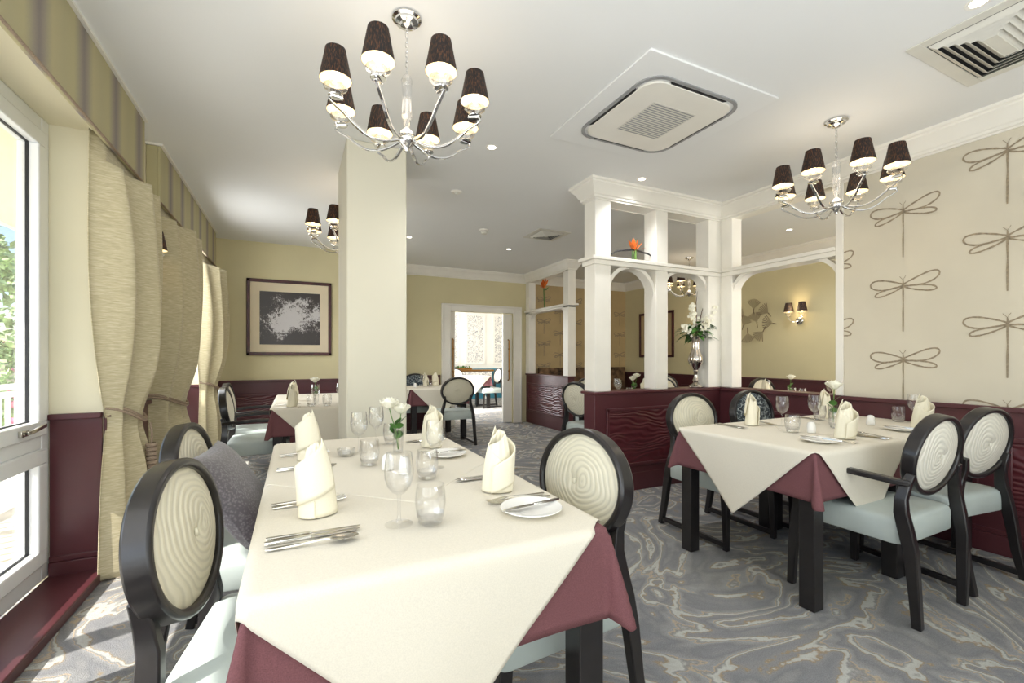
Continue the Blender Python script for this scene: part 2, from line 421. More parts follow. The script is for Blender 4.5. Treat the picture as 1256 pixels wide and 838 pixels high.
for Yc, z0, zs in ((1.665,2.237,3),(1.148,2.455,4),(.63,2.237,3),(.11,2.455,4),(2.18,1.95,2)):
    for k in range(zs):
        zc = z0-.525*k
        k0 = len(mb.v)
        dragonfly(mb, lambda u, v, d: (XR-.001-d, Yc-u, zc+v))
        if Yc > 2:            # column cut by the arch trim: keep only the piece on the wall
            mb.v[k0:] = [(x, min(y, 2.06), z) for x, y, z in mb.v[k0:]]
obj('wallpaper_print', mb, M['motif'], wr, smooth=False, label='line drawn dragonflies repeated down the beige wallpaper')
mb = MB()
for i in range(6):
    for k in range(4):
        xc = 4.25+.36*i; zc = 2.3-.42*k-(.21 if i % 2 else 0)
        dragonfly(mb, lambda u, v, d: (xc+u, YD-.001-d, zc+v), .72, .010, True)
obj('wallpaper_print', mb, M['motif'], wip, smooth=False)

# maroon dado panelling : each run one trim object with panel mouldings and cap
def dado_x(name, x, y0, y1, side, h=.9, panels=None, th=.014):
    """run along Y against plane X=x ; side=-1 means the panel faces -X"""
    root = struct(name)
    mb = MB().box(min(x,x+side*th),y0,0, max(x,x+side*th),y1,h-.02)
    mb.box(min(x,x+side*.035),y0,h-.03, max(x,x+side*.035),y1,h)
    mb.box(min(x,x+side*.028),y0,0, max(x,x+side*.028),y1,.12); mb.box(min(x,x+side*.022),y0,.12, max(x,x+side*.022),y1,.15)
    obj('panelling', mb, M['maroon'], root, bevel=.004)
    for a, b in panels or []:
        f = MB(); t = x+side*th
        for q in ((a,.26,b,.29),(a,.69,b,.72),(a,.26,a+.03,.72),(b-.03,.26,b,.72)):
            f.box(min(t,t+side*.014),q[0],q[1],max(t,t+side*.014),q[2],q[3])
        obj('moulding', f, M['maroon'], root, bevel=.005)
        obj('rippled_panel', MB().box(min(t,t+side*.004),a+.03,.29,max(t,t+side*.004),b-.03,.69), M['ripple'], root, smooth=False)
    return root
def dado_y(name, y, x0, x1, side, h=.9, panels=None, th=.014):
    root = struct(name)
    mb = MB().box(x0,min(y,y+side*th),0, x1,max(y,y+side*th),h-.02)
    mb.box(x0,min(y,y+side*.035),h-.03, x1,max(y,y+side*.035),h)
    mb.box(x0,min(y,y+side*.028),0, x1,max(y,y+side*.028),.12); mb.box(x0,min(y,y+side*.022),.12, x1,max(y,y+side*.022),.15)
    obj('panelling', mb, M['maroon'], root, bevel=.004)
    for a, b in panels or []:
        f = MB(); t = y+side*th
        for q in ((a,.26,b,.29),(a,.69,b,.72),(a,.26,a+.03,.72),(b-.03,.26,b,.72)):
            f.box(q[0],min(t,t+side*.014),q[1],q[2],max(t,t+side*.014),q[3])
        obj('moulding', f, M['maroon'], root, bevel=.005)
        obj('rippled_panel', MB().box(a+.03,min(t,t+side*.004),.29,b-.03,max(t,t+side*.004),.69), M['ripple'], root, smooth=False)
    return root
dado_x('trim_1', XR, YB, 3.18, -1, panels=[(-1.0,.0),(.12,1.15),(1.27,2.05),(2.17,3.05)])
dado_x('trim_2', XL, 3.2, 4.45, 1); dado_x('trim_3', XL, 6.0, YP, 1)
dado_y('trim_4', 3.2, -1.165, XL, -1); dado_y('trim_5', 6.0, -1.165, XL, -1)
dado_y('trim_6', YP, XL+.035, .95, -1, panels=[(-.75,.05),(.15,.85)])
dado_y('trim_7', YD, 1.05, 2.22, -1, panels=[(1.15,2.1)])
dado_x('trim_8', 6.2, .1, YD, -1, panels=[(3.0,3.9),(4.0,4.9),(5.0,5.9)])
# low maroon sills filling the window recesses
struct('trim_9', MB().box(-1.17,-2.2,0, XL+.018,3.2,.05).box(-1.17,4.45,0,XL+.018,6.0,.05), M['maroon'], bevel=.006)

# crown mouldings
CP = [(0,0),(.10,0),(.10,-.018),(.088,-.026),(.088,-.038),(.07,-.055),(.048,-.085),(.034,-.115),(.024,-.122),(.024,-.138),(.010,-.145),(.010,-.155),(0,-.155)]
def crown_along_y(mb, x, y0, y1, side):
    mb.prism(CP, lambda a, b, t: (x+side*a, t, CEIL+b), y0, y1)
def crown_along_x(mb, y, x0, x1, side):
    mb.prism(CP, lambda a, b, t: (t, y+side*a, CEIL+b), x0, x1)
mb = MB().loft([[(XR-a, YB, CEIL+b) for a, b in CP],[(XR-a, 3.18-a, CEIL+b) for a, b in CP]], True, True)
struct('trim_10', mb, M['white'], angle=20)
mb = MB(); crown_along_x(mb, YD, 1.05, 3.87, -1); struct('trim_11', mb, M['white'], angle=20)
mb = MB(); crown_along_y(mb, 6.2, .1, YD, -1); crown_along_x(mb, YD, 3.99, 6.2, -1); struct('trim_12', mb, M['white'], angle=20)

# partition : low wall, posts, rail, brackets, cornice beam
pt = struct('wall_partition')
mb = MB().box(2.32,3.18,0, 4.01,3.34,.875).box(3.87,2.07,0,4.01,3.18,.875)
obj('low_wall', mb, M['maroon'], pt, bevel=.003, label='maroon painted low wall')
mb = MB().box(2.30,3.155,.875, 4.03,3.365,.9).box(3.845,2.07,.875,4.03,3.155,.9)
obj('ledge', mb, M['maroon'], pt, bevel=.006)
f = MB()
for q in ((2.44,.22,3.74,.25),(2.44,.72,3.74,.75),(2.44,.22,2.47,.75),(3.71,.22,3.74,.75)): f.box(q[0],3.163,q[1],q[2],3.18,q[3])
f.box(2.32,3.17,0,3.85,3.18,.16).box(2.305,3.17,0,2.32,3.34,.16)
obj('moulding', f, M['maroon'], pt, bevel=.005)
obj('rippled_panel', MB().box(2.47,3.172,.25,3.71,3.18,.72), M['ripple'], pt, smooth=False)
def post(x0,y0,x1,y1,z1=2.58):
    mb = MB().box(x0,y0,.9,x1,y1,z1); obj('post', mb, M['white'], pt, bevel=.006)
post(2.325,3.18,2.495,3.34); post(3.015,3.18,3.16,3.34); obj('post', MB().box(3.70,3.18,.9,4.01,3.34,2.58).box(3.87,3.05,.9,4.01,3.18,2.58), M['white'], pt, bevel=.005)
obj('post', MB().box(3.852,2.045,.9,3.87,2.10,2.60).box(3.87,2.07,.9,4.01,2.10,2.6), M['white'], pt, bevel=.004, label='white trim at the edge of the papered wall')
mb = MB().box(2.28,3.145,2.045,4.03,3.37,2.075).box(2.31,3.165,2.005,4.01,3.355,2.045).box(3.84,2.10,2.045,4.03,3.145,2.075).box(3.855,2.10,2.005,4.01,3.165,2.045)
obj('rail', mb, M['white'], pt, bevel=.004)
def bracket(px, dirv, r, fixed):
    """curved brace in the corner under the rail ; px= corner coordinate, dirv=+1/-1 along run"""
    n = 12
    out = [(0,0)] + [(r*(1-cos(pi/2*i/n)), -r*(1-sin(pi/2*i/n))) for i in range(n+1)][::-1]
    arc_in = [(r*(1-cos(pi/2*i/n)), -r*(1-sin(pi/2*i/n))) for i in range(n+1)]
    w_ = .035
    arc_out = [((r)-(r+w_)*cos(pi/2*i/n), -r+(r+w_)*sin(pi/2*i/n)) for i in range(n+1)]
    poly = arc_in + arc_out[::-1]
    mb = MB()
    ax, c0, c1 = fixed
    for i in range(n):
        a, b, c, d = arc_in[i], arc_in[i+1], arc_out[i+1], arc_out[i]
        q = [a,b,c,d]; q = [(max(x,0), min(z,0)) for x, z in q]
        if ax == 'x': mb.prism(q, lambda x, z, t: (px+dirv*x, t, 2.005+z), c0, c1)
        else: mb.prism(q, lambda x, z, t: (t, px+dirv*x, 2.005+z), c0, c1)
    obj('arch_bracket', mb, M['white'], pt, smooth=False)
bracket(2.495, 1, .26, ('x',3.21,3.31)); bracket(3.015, -1, .26, ('x',3.21,3.31))
bracket(3.16, 1, .16, ('x',3.21,3.31)); bracket(3.70, -1, .16, ('x',3.21,3.31))
bracket(3.06, -1, .22, ('y',3.89,3.99)); bracket(2.10, 1, .22, ('y',3.89,3.99))
mb = MB().box(2.325,3.18,2.57,4.01,3.34,CEIL).box(3.87,2.07,2.57,4.01,3.18,CEIL)
for s0 in (0,):
    # mitred crown round the free end
    path = [((3.87,3.18),(-1,-1)), ((2.325,3.18),(-1,-1)), ((2.325,3.34),(-1,1)), ((4.01,3.34),(0,1))]
    rings = []
    for (x, y), (nx, ny) in path:
        rings.append([(x+nx*a, y+ny*a, CEIL+b) for a, b in CP])
    mb.loft(rings, True, True)
obj('cornice', mb, M['white'], pt, angle=20)

# second partition on the far right
p2 = struct('wall_partition_far')
obj('low_wall', MB().box(3.87,6.0,0,3.99,YD,.875), M['maroon'], p2, bevel=.003)
obj('ledge', MB().box(3.85,5.98,.875,4.01,YD,.9), M['maroon'], p2, bevel=.005)
f = MB()
for q in ((6.12,.22,7.34,.25),(6.12,.70,7.34,.73),(6.12,.22,6.16,.73),(7.30,.22,7.34,.73)): f.box(3.852,q[0],q[1],3.87,q[2],q[3])
obj('moulding', f, M['maroon'], p2, bevel=.005)
obj('rippled_panel', MB().box(3.862,6.16,.25,3.87,7.30,.70), M['ripple'], p2, smooth=False)
for y0, y1 in ((5.98,6.13),(7.30,7.43)): obj('post', MB().box(3.86,y0,.9,4.0,y1,2.6), M['white'], p2, bevel=.006)
obj('rail', MB().box(3.83,5.94,2.02,4.03,7.43,2.05).box(3.86,5.98,1.99,4.0,7.43,2.02), M['white'], p2, bevel=.004)
def bracket2(y, d, r=.16):
    mb = MB(); n = 10
    for i in range(n):
        a0, a1 = pi/2*i/n, pi/2*(i+1)/n
        q = [(r*(1-cos(a0)), -r*(1-sin(a0))),(r*(1-cos(a1)), -r*(1-sin(a1))),(max(0,r-(r+.04)*cos(a1)), min(0,-r+(r+.04)*sin(a1))),(max(0,r-(r+.04)*cos(a0)), min(0,-r+(r+.04)*sin(a0)))]
        mb.prism(q, lambda x, z, t: (t, y+d*x, 1.99+z), 3.89, 3.97)
    obj('arch_bracket', mb, M['white'], p2, smooth=False)
bracket2(6.13,1); bracket2(7.30,-1)
mb = MB().box(3.87,5.98,2.57,3.99,YD,CEIL)
rings = []
for (x, y), (nx, ny) in [((3.87,YD),(-1,0)),((3.87,5.98),(-1,-1)),((3.99,5.98),(1,-1)),((3.99,YD),(1,0))]:
    rings.append([(x+nx*a, y+ny*a, CEIL+b) for a, b in CP])
mb.loft(rings, True, True); obj('cornice', mb, M['white'], p2, angle=20)

# pillar
struct('pillar', MB().box(.32,3.30,0,.735,3.95,CEIL), M['pillar'], bevel=.01)

# door to the next room : sliding leaves with bar handles
d1 = struct('door_1')
mb = MB()
for q in ((2.26,0,2.40,2.09),(3.60,0,3.74,2.09),(2.40,2.0,3.60,2.09)): mb.box(q[0],YD-.03,q[1],q[2],YD,q[3])
for q in ((2.24,0,2.27,2.12),(3.73,0,3.76,2.12),(2.27,2.09,3.73,2.12)): mb.box(q[0],YD-.045,q[1],q[2],YD,q[3])
obj('architrave', mb, M['white'], d1, bevel=.005)
for x0, x1, hx in ((2.40,2.50,2.455),(3.42,3.60,3.52)):
    lf = obj('sliding_panel', MB().box(x0,YD+.04,.01,x1,YD+.09,1.99), M['white'], d1, bevel=.003)
    obj('pull_handle', MB().tube([(hx,YD+.04,.78),(hx,YD+.0,.80),(hx,YD-.0,1.1),(hx,YD-.0,1.5),(hx,YD+.04,1.52)], .014, 8).ball((hx,YD,.95),.022,8,6).ball((hx,YD,1.35),.022,8,6), M['brass'], lf)
# next room
struct('wall_next_left', MB().box(2.0,7.57,0,2.1,8.4,CEIL).box(2.0,9.9,0,2.1,12.2,CEIL).box(2.0,8.4,2.35,2.1,9.9,CEIL), M['white'], smooth=False)
struct('wall_next_right', MB().box(6.3,7.57,0,6.4,12.2,CEIL), M['white'], smooth=False)
nr = struct('wall_next_back', MB().box(2.1,12.2,0,6.3,12.3,CEIL), M['white'], smooth=False)
mb = MB().box(2.1,12.18,0,6.3,12.2,.82).box(2.1,12.15,.82,6.3,12.2,.87)
for i in range(27): mb.box(2.15+i*.15,12.172,.05,2.25+i*.15,12.18,.8)
obj('wainscot', mb, M['teal'], nr, smooth=False, label='teal boarded wainscot')
for x0, x1 in ((3.25,4.15),(4.45,4.95),(5.3,5.6)):
    fr = obj('ornament_panel', MB().box(x0,12.185,1.05,x1,12.2,2.4), M['mural'], nr, smooth=False, label='white panel printed with dark scrolling ornament')
    f = MB()
    for q in ((x0-.06,.99,x1+.06,1.05),(x0-.06,2.4,x1+.06,2.46),(x0-.06,1.05,x0,2.4),(x1,1.05,x1+.06,2.4)): f.box(q[0],12.17,q[1],q[2],12.2,q[3])
    obj('moulding', f, M['white'], fr, smooth=False)

# windows
def window(name, y0, y1, bars):
    root = struct(name); x = -1.17; z0, z1 = .05, 2.43
    mb = MB().box(x-.08,y0,z0,x,y0+.075,z1).box(x-.08,y1-.075,z0,x,y1,z1).box(x-.08,y0+.075,z0,x-.002,y1-.075,z0+.09).box(x-.08,y0+.075,z1-.08,x-.002,y1-.075,z1)
    for b in bars[1:-1]: mb.box(x-.079,b-.04,z0+.09,x-.001,b+.04,z1-.08)
    for a, b in zip(bars[:-1], bars[1:]): mb.box(x-.078,max(a+.04,y0+.075),.73,x-.002,min(b-.04,y1-.075),.80)
    obj('window_frame', mb, M['upvc'], root, bevel=.006)
    for a, b in zip(bars[:-1], bars[1:]):
        for c, d, hd in ((.14,.73,0),(.80,2.35,1)):
            a2, b2 = a+.055, b-.055
            s = MB()
            for q in ((a2,c,b2,c+.075),(a2,d-.075,b2,d),(a2,c+.075,a2+.085,d-.075),(b2-.085,c+.075,b2,d-.075)): s.box(x-.07,q[0],q[1],x+.015,q[2],q[3])
            sh = obj('sash', s, M['upvc'], root, bevel=.006)
            g = MB()
            for q in ((a2+.08,c+.07,b2-.08,c+.08),(a2+.08,d-.08,b2-.08,d-.07),(a2+.08,c+.08,a2+.09,d-.08),(b2-.09,c+.08,b2-.08,d-.08)): g.box(x-.036,q[0],q[1],x-.024,q[2],q[3])
            obj('gasket', g, M['rubber'], sh, smooth=False)
            obj('pane', MB().box(x-.035,a2+.08,c+.07,x-.031,b2-.08,d-.07), M['pane'], sh, smooth=False)
            if hd: obj('window_handle', MB().cbox((x+.022,b2-.25,c+.04),(.016,.06,.03)).sweep([(x+.035,b2-.25,c+.04),(x+.045,b2-.22,c+.045),(x+.045,b2-.10,c+.06)],(.018,.012),(0,0,1)), M['steel'], sh, bevel=.003)
    return root
window('window_1', -2.2, 3.2, [-2.2,-.85,.5,1.85,3.2]); window('window_2', 4.45, 6.0, [4.45,5.22,6.0])

# ------------------------------------------------------------------ veranda and garden outside the windows
struct('ground', MB().box(-14,-8,-.25,-1.3,16,-.12), M['paving'], smooth=False)
vr = struct('trim_13', MB().box(-2.36,-3,2.42,-1.3,6.8,2.5), M['soffit'], smooth=False)
obj('fascia', MB().box(-2.42,-3,2.41,-2.36,6.8,2.6), M['upvc'], vr)
rails = thing('veranda_railing', 'white painted veranda railing outside the left windows', 'railing', (-2.39,2.5,-.12))
mb = MB()
for z in (.16,.95,1.02): mb.box(-.03,-5,z,.03,6.2,z+.05)
obj('rail', mb, M['upvc'], rails)
mb = MB()
for i in range(75): mb.box(-.015,-5+.15*i,.18,.015,-4.97+.15*i,.97)
obj('baluster', mb, M['upvc'], rails, smooth=False, kind='stuff')
for y in (-3.2,-.6,2.0,4.6): obj('veranda_post', MB().box(-.05,y,0,.05,y+.1,2.4), M['upvc'], rails)
def bush(name, label, c, r, n, mat, group=None, flowers=0):
    t = thing(name, label, 'shrub', (c[0],c[1],-.12), 0, group)
    mb = MB()
    for i in range(n):
        th, ph = random.uniform(0,2*pi), random.uniform(0,pi*.55); rr = r*random.uniform(.75,1.05)
        p = Vector((rr*sin(ph)*cos(th), rr*sin(ph)*sin(th), c[2]*(.15+.85*cos(ph)*random.uniform(.8,1.05))))
        a = Vector((random.uniform(-1,1),random.uniform(-1,1),random.uniform(-1,1))).normalized()*r*.09
        b = a.orthogonal().normalized()*r*.045
        mb.add([p-a, p+b, p+a, p-b], [(0,1,2,3)])
    obj('foliage', mb, mat, t, smooth=False)
    obj('trunk', MB().tube([(0,0,0),(.02,.01,c[2]*.35),(0,.03,c[2]*.8)], [.06,.045,.02], 8), M['twig'], t)
    if flowers:
        mb = MB()
        for i in range(flowers):
            th, ph = random.uniform(0,2*pi), random.uniform(0,pi*.45)
            mb.ball((r*sin(ph)*cos(th)*1.03, r*sin(ph)*sin(th)*1.03, c[2]*(.15+.87*cos(ph))), .05, 6, 4)
        obj('blossom', mb, M['flower'], t, kind='stuff')
for i, (x, y, h, r) in enumerate(((-4.9,11.4,1.6,.75),(-4.0,9.2,3.0,.85),(-6.8,14.6,4.4,1.7),(-3.5,7.6,1.1,.55))):
    bush('garden_shrub', ['low flowering shrub beyond the veranda railing', 'medium leafy shrub beyond the veranda railing', 'tall leafy tree farthest beyond the veranda', 'smallest round shrub close to the veranda railing'][i], (x,y,h), r, 900, M['foliage'], flowers=30 if i in (0,3) else 0)

# ------------------------------------------------------------------ pelmets and curtains
def pelmet(y0, y1, label):
    t = thing('pelmet', label, 'pelmet', (XL,y0,2.30))
    fn = lambda y: .0
    mb = MB(); d = .10
    mb.box(.065,0,0,.085,y1-y0,.405).box(0,0,0,.065,.02,.405).box(0,y1-y0-.02,0,.065,y1-y0,.405).box(0,.02,.385,.065,y1-y0-.02,.405)
    obj('fabric_panel', mb, M['stripe'], t, bevel=.006)
    obj('piping', MB().tube([(.09,-.004,0),(.09,y1-y0+.004,0)], .006, 8).tube([(0,-.004,0),(.09,-.004,0)], .006, 8), M['rope'], t)
    obj('top_trim', MB().box(0,-.01,.405,.10,y1-y0+.01,.42), M['white'], t)
    return t
pelmet(-2.4, 3.61, 'striped olive fabric pelmet over the near left window')
pelmet(3.98, 6.48, 'striped olive fabric pelmet over the far left window')

def curtain(y0, y1, label, ytie, tie_w, xb=.02, flip=1, tassel=True, bul=.0, fullness=7):
    t = thing('curtain', label, 'curtain', (XL, (y0+y1)/2, 0))
    W = y1-y0; H = 2.36; c0 = (y0+y1)/2
    zt = .84; ztie = zt
    def wid(z):
        if z > zt:
            k = (z-zt)/(H-zt); s = sin(min(1,k/.62)*pi/2)**.8
            return tie_w + (W-tie_w)*s + bul*sin(pi*min(1,k))*.6
        k = (zt-z)/zt; return tie_w + (W*.72-tie_w)*(1-math.exp(-3.2*k))
    def cen(z):
        k = 1-abs(z-zt)/(H-zt) if z > zt else 1-.6*(zt-z)/zt
        return (ytie-c0)*max(0,k)**1.3
    def P(u, v):
        z = .012+(H-.012)*v
        wz = wid(z); a = u*2*pi*fullness
        squeeze = max(.35, wz/W)
        belly = .085*sin(pi*u)*(1 if z > zt else .9) + .03*sin(pi*min(1,max(0,(z-zt)/(H-zt))))
        amp = .034*(.55+.45*squeeze)*(1 if z > zt else 1.2)
        pn = math.exp(-((z-zt)/.20)**2); belly *= 1-.5*pn; amp *= 1-.55*pn
        x = .05+belly*1.25 + amp*sin(a+.5*sin(3*z)) + .008*sin(a*.37+4*z)
        if z > 2.2: x = min(x, .060)
        e = min(1, u/.14); e = e*e*(3-2*e)
        x = .010+(x-.010)*e
        x = max(x, .008+.004*sin(a))
        X0 = xb*e
        return (x+X0*(1 if z<2.2 else .0), cen(z)+wz*(u-.5)+.012*cos(a), z)
    obj('drape', MB().grid(P, 110, 70), M['curtain'], t, solid=.004, angle=180)
    # tieback cord loop round the waist
    mb = MB()
    for dz in (0,.016):
        pts = []
        for i in range(25):
            k = i/24; y = cen(zt)+(tie_w+.05)*(k-.5)
            x = .015+(xb+.125)*sin(pi*k)**.5
            sag = -.10*sin(pi*k) if flip else 0
            pts.append((x, y, zt+.05+sag*.7+flip*.08*(1-k)*.6-dz))
        mb.tube(pts, .008, 8)
    tb = obj('tieback', mb, M['rope'], t)
    if tassel:
        yk = cen(zt)+.02; xk = .16+xb; zk = zt-.05
        mb = MB().tube([(xk,yk,zk+.02),(xk+.008,yk+.004,zk-.05),(xk+.006,yk,zk-.10)], .006, 8)
        for k in range(6): mb.lathe([(.022,0),(.030,.006),(.030,.018),(.022,.024)], 14, (xk+.006,yk,zk-.125-.026*k))
        mb.lathe([(.026,0),(.031,-.14),(.034,-.15),(.0,-.15)], 14, (xk+.006,yk,zk-.25))
        obj('tassel', mb, M['rope'], tb)
    return t
curtain(2.97, 3.62, 'tied back beige curtain nearest the camera, with a corded tassel', 3.34, .27, .01, 1, True, .10, 3)
curtain(3.94, 4.80, 'beige curtain behind the nearest one, at the near side of the far left window', 4.25, .56, .05, 1, False, .25, 3)
curtain(5.72, 6.44, 'beige curtain beside the picture wall, sunlit at its tieback', 6.08, .36, .03, 1, True, .1, 5)

# ------------------------------------------------------------------ picture
t = thing('framed_picture', 'large black and white tree photograph in a mahogany frame on the back wall', 'picture', (-.057,YP,1.73))
mb = MB(); w2, h2 = .515, .505
for q in ((-w2,-h2,w2,-h2+.042),(-w2,h2-.042,w2,h2),(-w2,-h2,-w2+.042,h2),(w2-.042,-h2,w2,h2)): mb.box(q[0],-.03,q[1],q[2],-.002,q[3])
obj('frame', mb, M['frame'], t, bevel=.006)
obj('mount', MB().box(-w2+.04,-.016,-h2+.04,w2-.04,-.004,h2-.04), M['mount'], t, smooth=False)
obj('print', MB().box(-.365,-.019,-.36,.365,-.0165,.345), M['photo'], t, smooth=False)
t = thing('framed_picture', 'tall dark framed picture on the inner room wall seen between the posts', 'picture', (6.2,6.53,1.63))
mb = MB(); w2, h2 = .45, .43
for q in ((-w2,-h2,w2,-h2+.045),(-w2,h2-.045,w2,h2),(-w2,-h2,-w2+.045,h2),(w2-.045,-h2,w2,h2)): mb.box(-.03,q[0],q[1],-.002,q[2],q[3])
obj('frame', mb, M['frame'], t, bevel=.006)
obj('mount', MB().box(-.014,-w2+.04,-h2+.04,-.004,w2-.04,h2-.04), M['goldpaper'], t, smooth=False)

# ------------------------------------------------------------------ light fittings
def shade_mb(r0=.063, r1=.039, h=.126):
    n = 40; rings = []
    for z, r in ((0,r0),(h*.33,r0-(r0-r1)*.33),(h*.66,r0-(r0-r1)*.66),(h,r1)):
        rings.append([(r*cos(2*pi*j/n)*(1+.012*(j % 2)), r*sin(2*pi*j/n)*(1+.012*(j % 2)), z) for j in range(n)])
    return MB().loft(rings, True, False)
def xshift(mb, v): return mb.xf(Matrix.Translation(v))
def add_light_arm(root, path, end, chrome=True, cs=1.0):
    arm = obj('arm', MB().sweep(path, (.013*cs,.009*cs), (-path[-1][1]+path[0][1], path[-1][0]-path[0][0], 0)), M['chrome'], root, bevel=.002)
    x, y, z = end
    obj('crystal_cup', MB().lathe([(.006,0),(.018,.004),(.030,.018),(.046,.03),(.048,.036),(.034,.034),(.024,.05),(.017,.052),(.014,.06)], 12, end), M['cut'], arm, smooth=False)
    obj('drip_plate', MB().lathe([(0,0),(.028,0),(.03,.003),(.0,.005)], 16, (x,y,z-.004)), M['chrome'], arm)
    obj('bulb', MB().lathe([(.010,0),(.014,.02),(.017,.045),(.012,.07),(.002,.082)], 12, (x,y,z+.06)), M['bulb'], arm)
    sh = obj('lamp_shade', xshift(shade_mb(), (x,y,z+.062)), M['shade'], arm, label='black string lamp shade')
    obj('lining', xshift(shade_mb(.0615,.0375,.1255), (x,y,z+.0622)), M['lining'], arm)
    return arm
def make_chandelier():
    t = thing('chandelier', 'x', 'chandelier')
    obj('canopy', MB().lathe([(0,0),(.062,0),(.064,-.010),(.052,-.016),(.050,-.024),(.030,-.030),(.026,-.040),(.010,-.046),(0,-.05)], 28), M['chrome'], t)
    mb = MB()
    for k in range(9):
        z = -.055-.022*k; pts = []
        for i in range(10):
            a = 2*pi*i/10; u, v = .006*cos(a), .0145*sin(a)
            pts.append((u, 0, z+v) if k % 2 else (0, u, z+v))
        mb.tube(pts, .0022, 5, loop=True)
    obj('chain', mb, M['chrome'], t)
    obj('glass_stem', MB().lathe([(.004,-.25),(.016,-.262),(.026,-.285),(.022,-.30),(.020,-.36),(.023,-.44),(.017,-.46),(.012,-.49),(.012,-.50)], 12).lathe([(.004,-.25),(.004,-.5)], 6), M['cut'], t, smooth=False)
    obj('hub', MB().lathe([(.006,-.49),(.014,-.50),(.030,-.515),(.040,-.53),(.042,-.545),(.036,-.56),(.024,-.575),(.014,-.585),(.010,-.60),(0,-.606)], 24), M['chrome'], t)
    for k in range(8):
        a = 2*pi*k/8+.22; R = .31; dx, dy = cos(a), sin(a)
        path = []
        for i in range(22):
            s = i/21
            r = .035+(R+.025-.035)*s; z = -.555-.035*sin(pi*min(1,s*1.25)) + .075*s**3.2
            path.append((dx*r, dy*r, z))
        # hook back in to the cup
        zt = path[-1][2]
        path += [(dx*(R+.018), dy*(R+.018), zt+.014), (dx*(R-.03), dy*(R-.03), zt+.016)]
        add_light_arm(t, path, (dx*R, dy*R, zt+.020))
    return t
chand = Proto(make_chandelier(), 'chrome chandeliers')
chs = [((.45,2.02,CEIL), 'chrome eight armed chandelier hanging over the front table, largest in view'),
       ((3.13,1.70,CEIL), 'chrome eight armed chandelier hanging before the dragonfly wallpaper over the right table'),
       ((.43,4.25,CEIL), 'chrome chandelier partly hidden behind the pale pillar'),
       ((5.40,5.0,CEIL), 'chrome chandelier in the inner room seen between the white posts')]
for i, (l, lab) in enumerate(chs):
    chand.at(l, [0,-.1,.1,.15][i], lab)
    lamp('POINT', 'chandelier_glow', (l[0],l[1],l[2]-.36), 2.4, (1,.88,.72), shadow_soft_size=.18)

def sconce(loc, rz, label, arms=2):
    t = thing('wall_sconce', label, 'wall light', loc, rz)     # local -x is into the room
    obj('back_plate', MB().lathe([(0,.03),(.03,.028),(.05,.016),(.055,0)], 20).xf(Matrix.Rotation(-pi/2,4,'Y')), M['chrome'], t)
    for s in (-1,1):
        path = [(-.02,0,0),(-.06,s*.03,-.02),(-.10,s*.06,-.015),(-.115,s*.085,.02),(-.11,s*.09,.05)]
        add_light_arm(t, path, (-.11,s*.09,.055))
    return t
sconce((6.2,3.82,1.70), 0, 'twin shaded chrome wall light glowing on the inner room wall beside the metal fans')
sconce((XL,3.66,1.80), pi, 'dark shaded wall light peeping between the two nearest curtains')
lamp('POINT', 'sconce_glow', (6.04,3.82,1.86), 2.2, (1,.75,.45), shadow_soft_size=.06)
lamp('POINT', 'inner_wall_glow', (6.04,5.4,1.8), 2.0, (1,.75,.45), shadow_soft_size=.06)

def downlight(label, loc):
    t = thing('recessed_downlight', label, 'ceiling light', loc, 0, 'recessed ceiling spotlights')
    obj('bezel', MB().lathe([(.030,-.001),(.042,-.003),(.045,0)], 20), M['white'], t)
    obj('lens', MB().lathe([(0,-.0005),(.030,-.001)], 16), M['spot'], t)
    l = lamp('SPOT', 'downlight_lamp', (loc[0],loc[1],loc[2]-.02), 34 if loc[1] > 2 else 10, (.98,.98,1), target=(loc[0],loc[1],0), spot_size=radians(130), spot_blend=.8, shadow_soft_size=.04)
    return t
for lab, x, y in (('recessed ceiling spotlight just right of the largest chandelier, near the pillar', 1.282,3.0),
                  ('recessed ceiling spotlight above the partition cornice, behind the air conditioner', 2.665,2.98),
                  ('recessed ceiling spotlight at the upper right beside the slotted vent', 2.636,.87),
                  ('recessed ceiling spotlight close to the right edge of the pillar', 1.301,5.70),
                  ('recessed ceiling spotlight left of the small square vent', 2.711,5.73),
                  ('recessed ceiling spotlight in the inner room above the arch', 5.31,3.40)):
    downlight(lab, (x,y,CEIL))
t = thing('smoke_detector', 'small white smoke detector on the ceiling between pillar and square vent', 'smoke detector', (2.03,4.98,CEIL))
obj('base', MB().lathe([(0,0),(.055,0),(.055,-.015),(.04,-.02),(0,-.02)], 24), M['white'], t)
obj('sensor_head', MB().lathe([(.034,-.02),(.036,-.045),(.024,-.055),(0,-.056)], 20), M['vent'], t)
t = thing('ceiling_sensor', 'flat round white ceiling sensor plate between pillar and air conditioner', 'sensor', (1.333,3.94,CEIL))
obj('plate', MB().lathe([(0,-.012),(.04,-.012),(.048,-.004),(.05,0)], 24), M['white'], t)
obj('eye', MB().ball((0,0,-.012),.018,12,6), M['vent'], t)

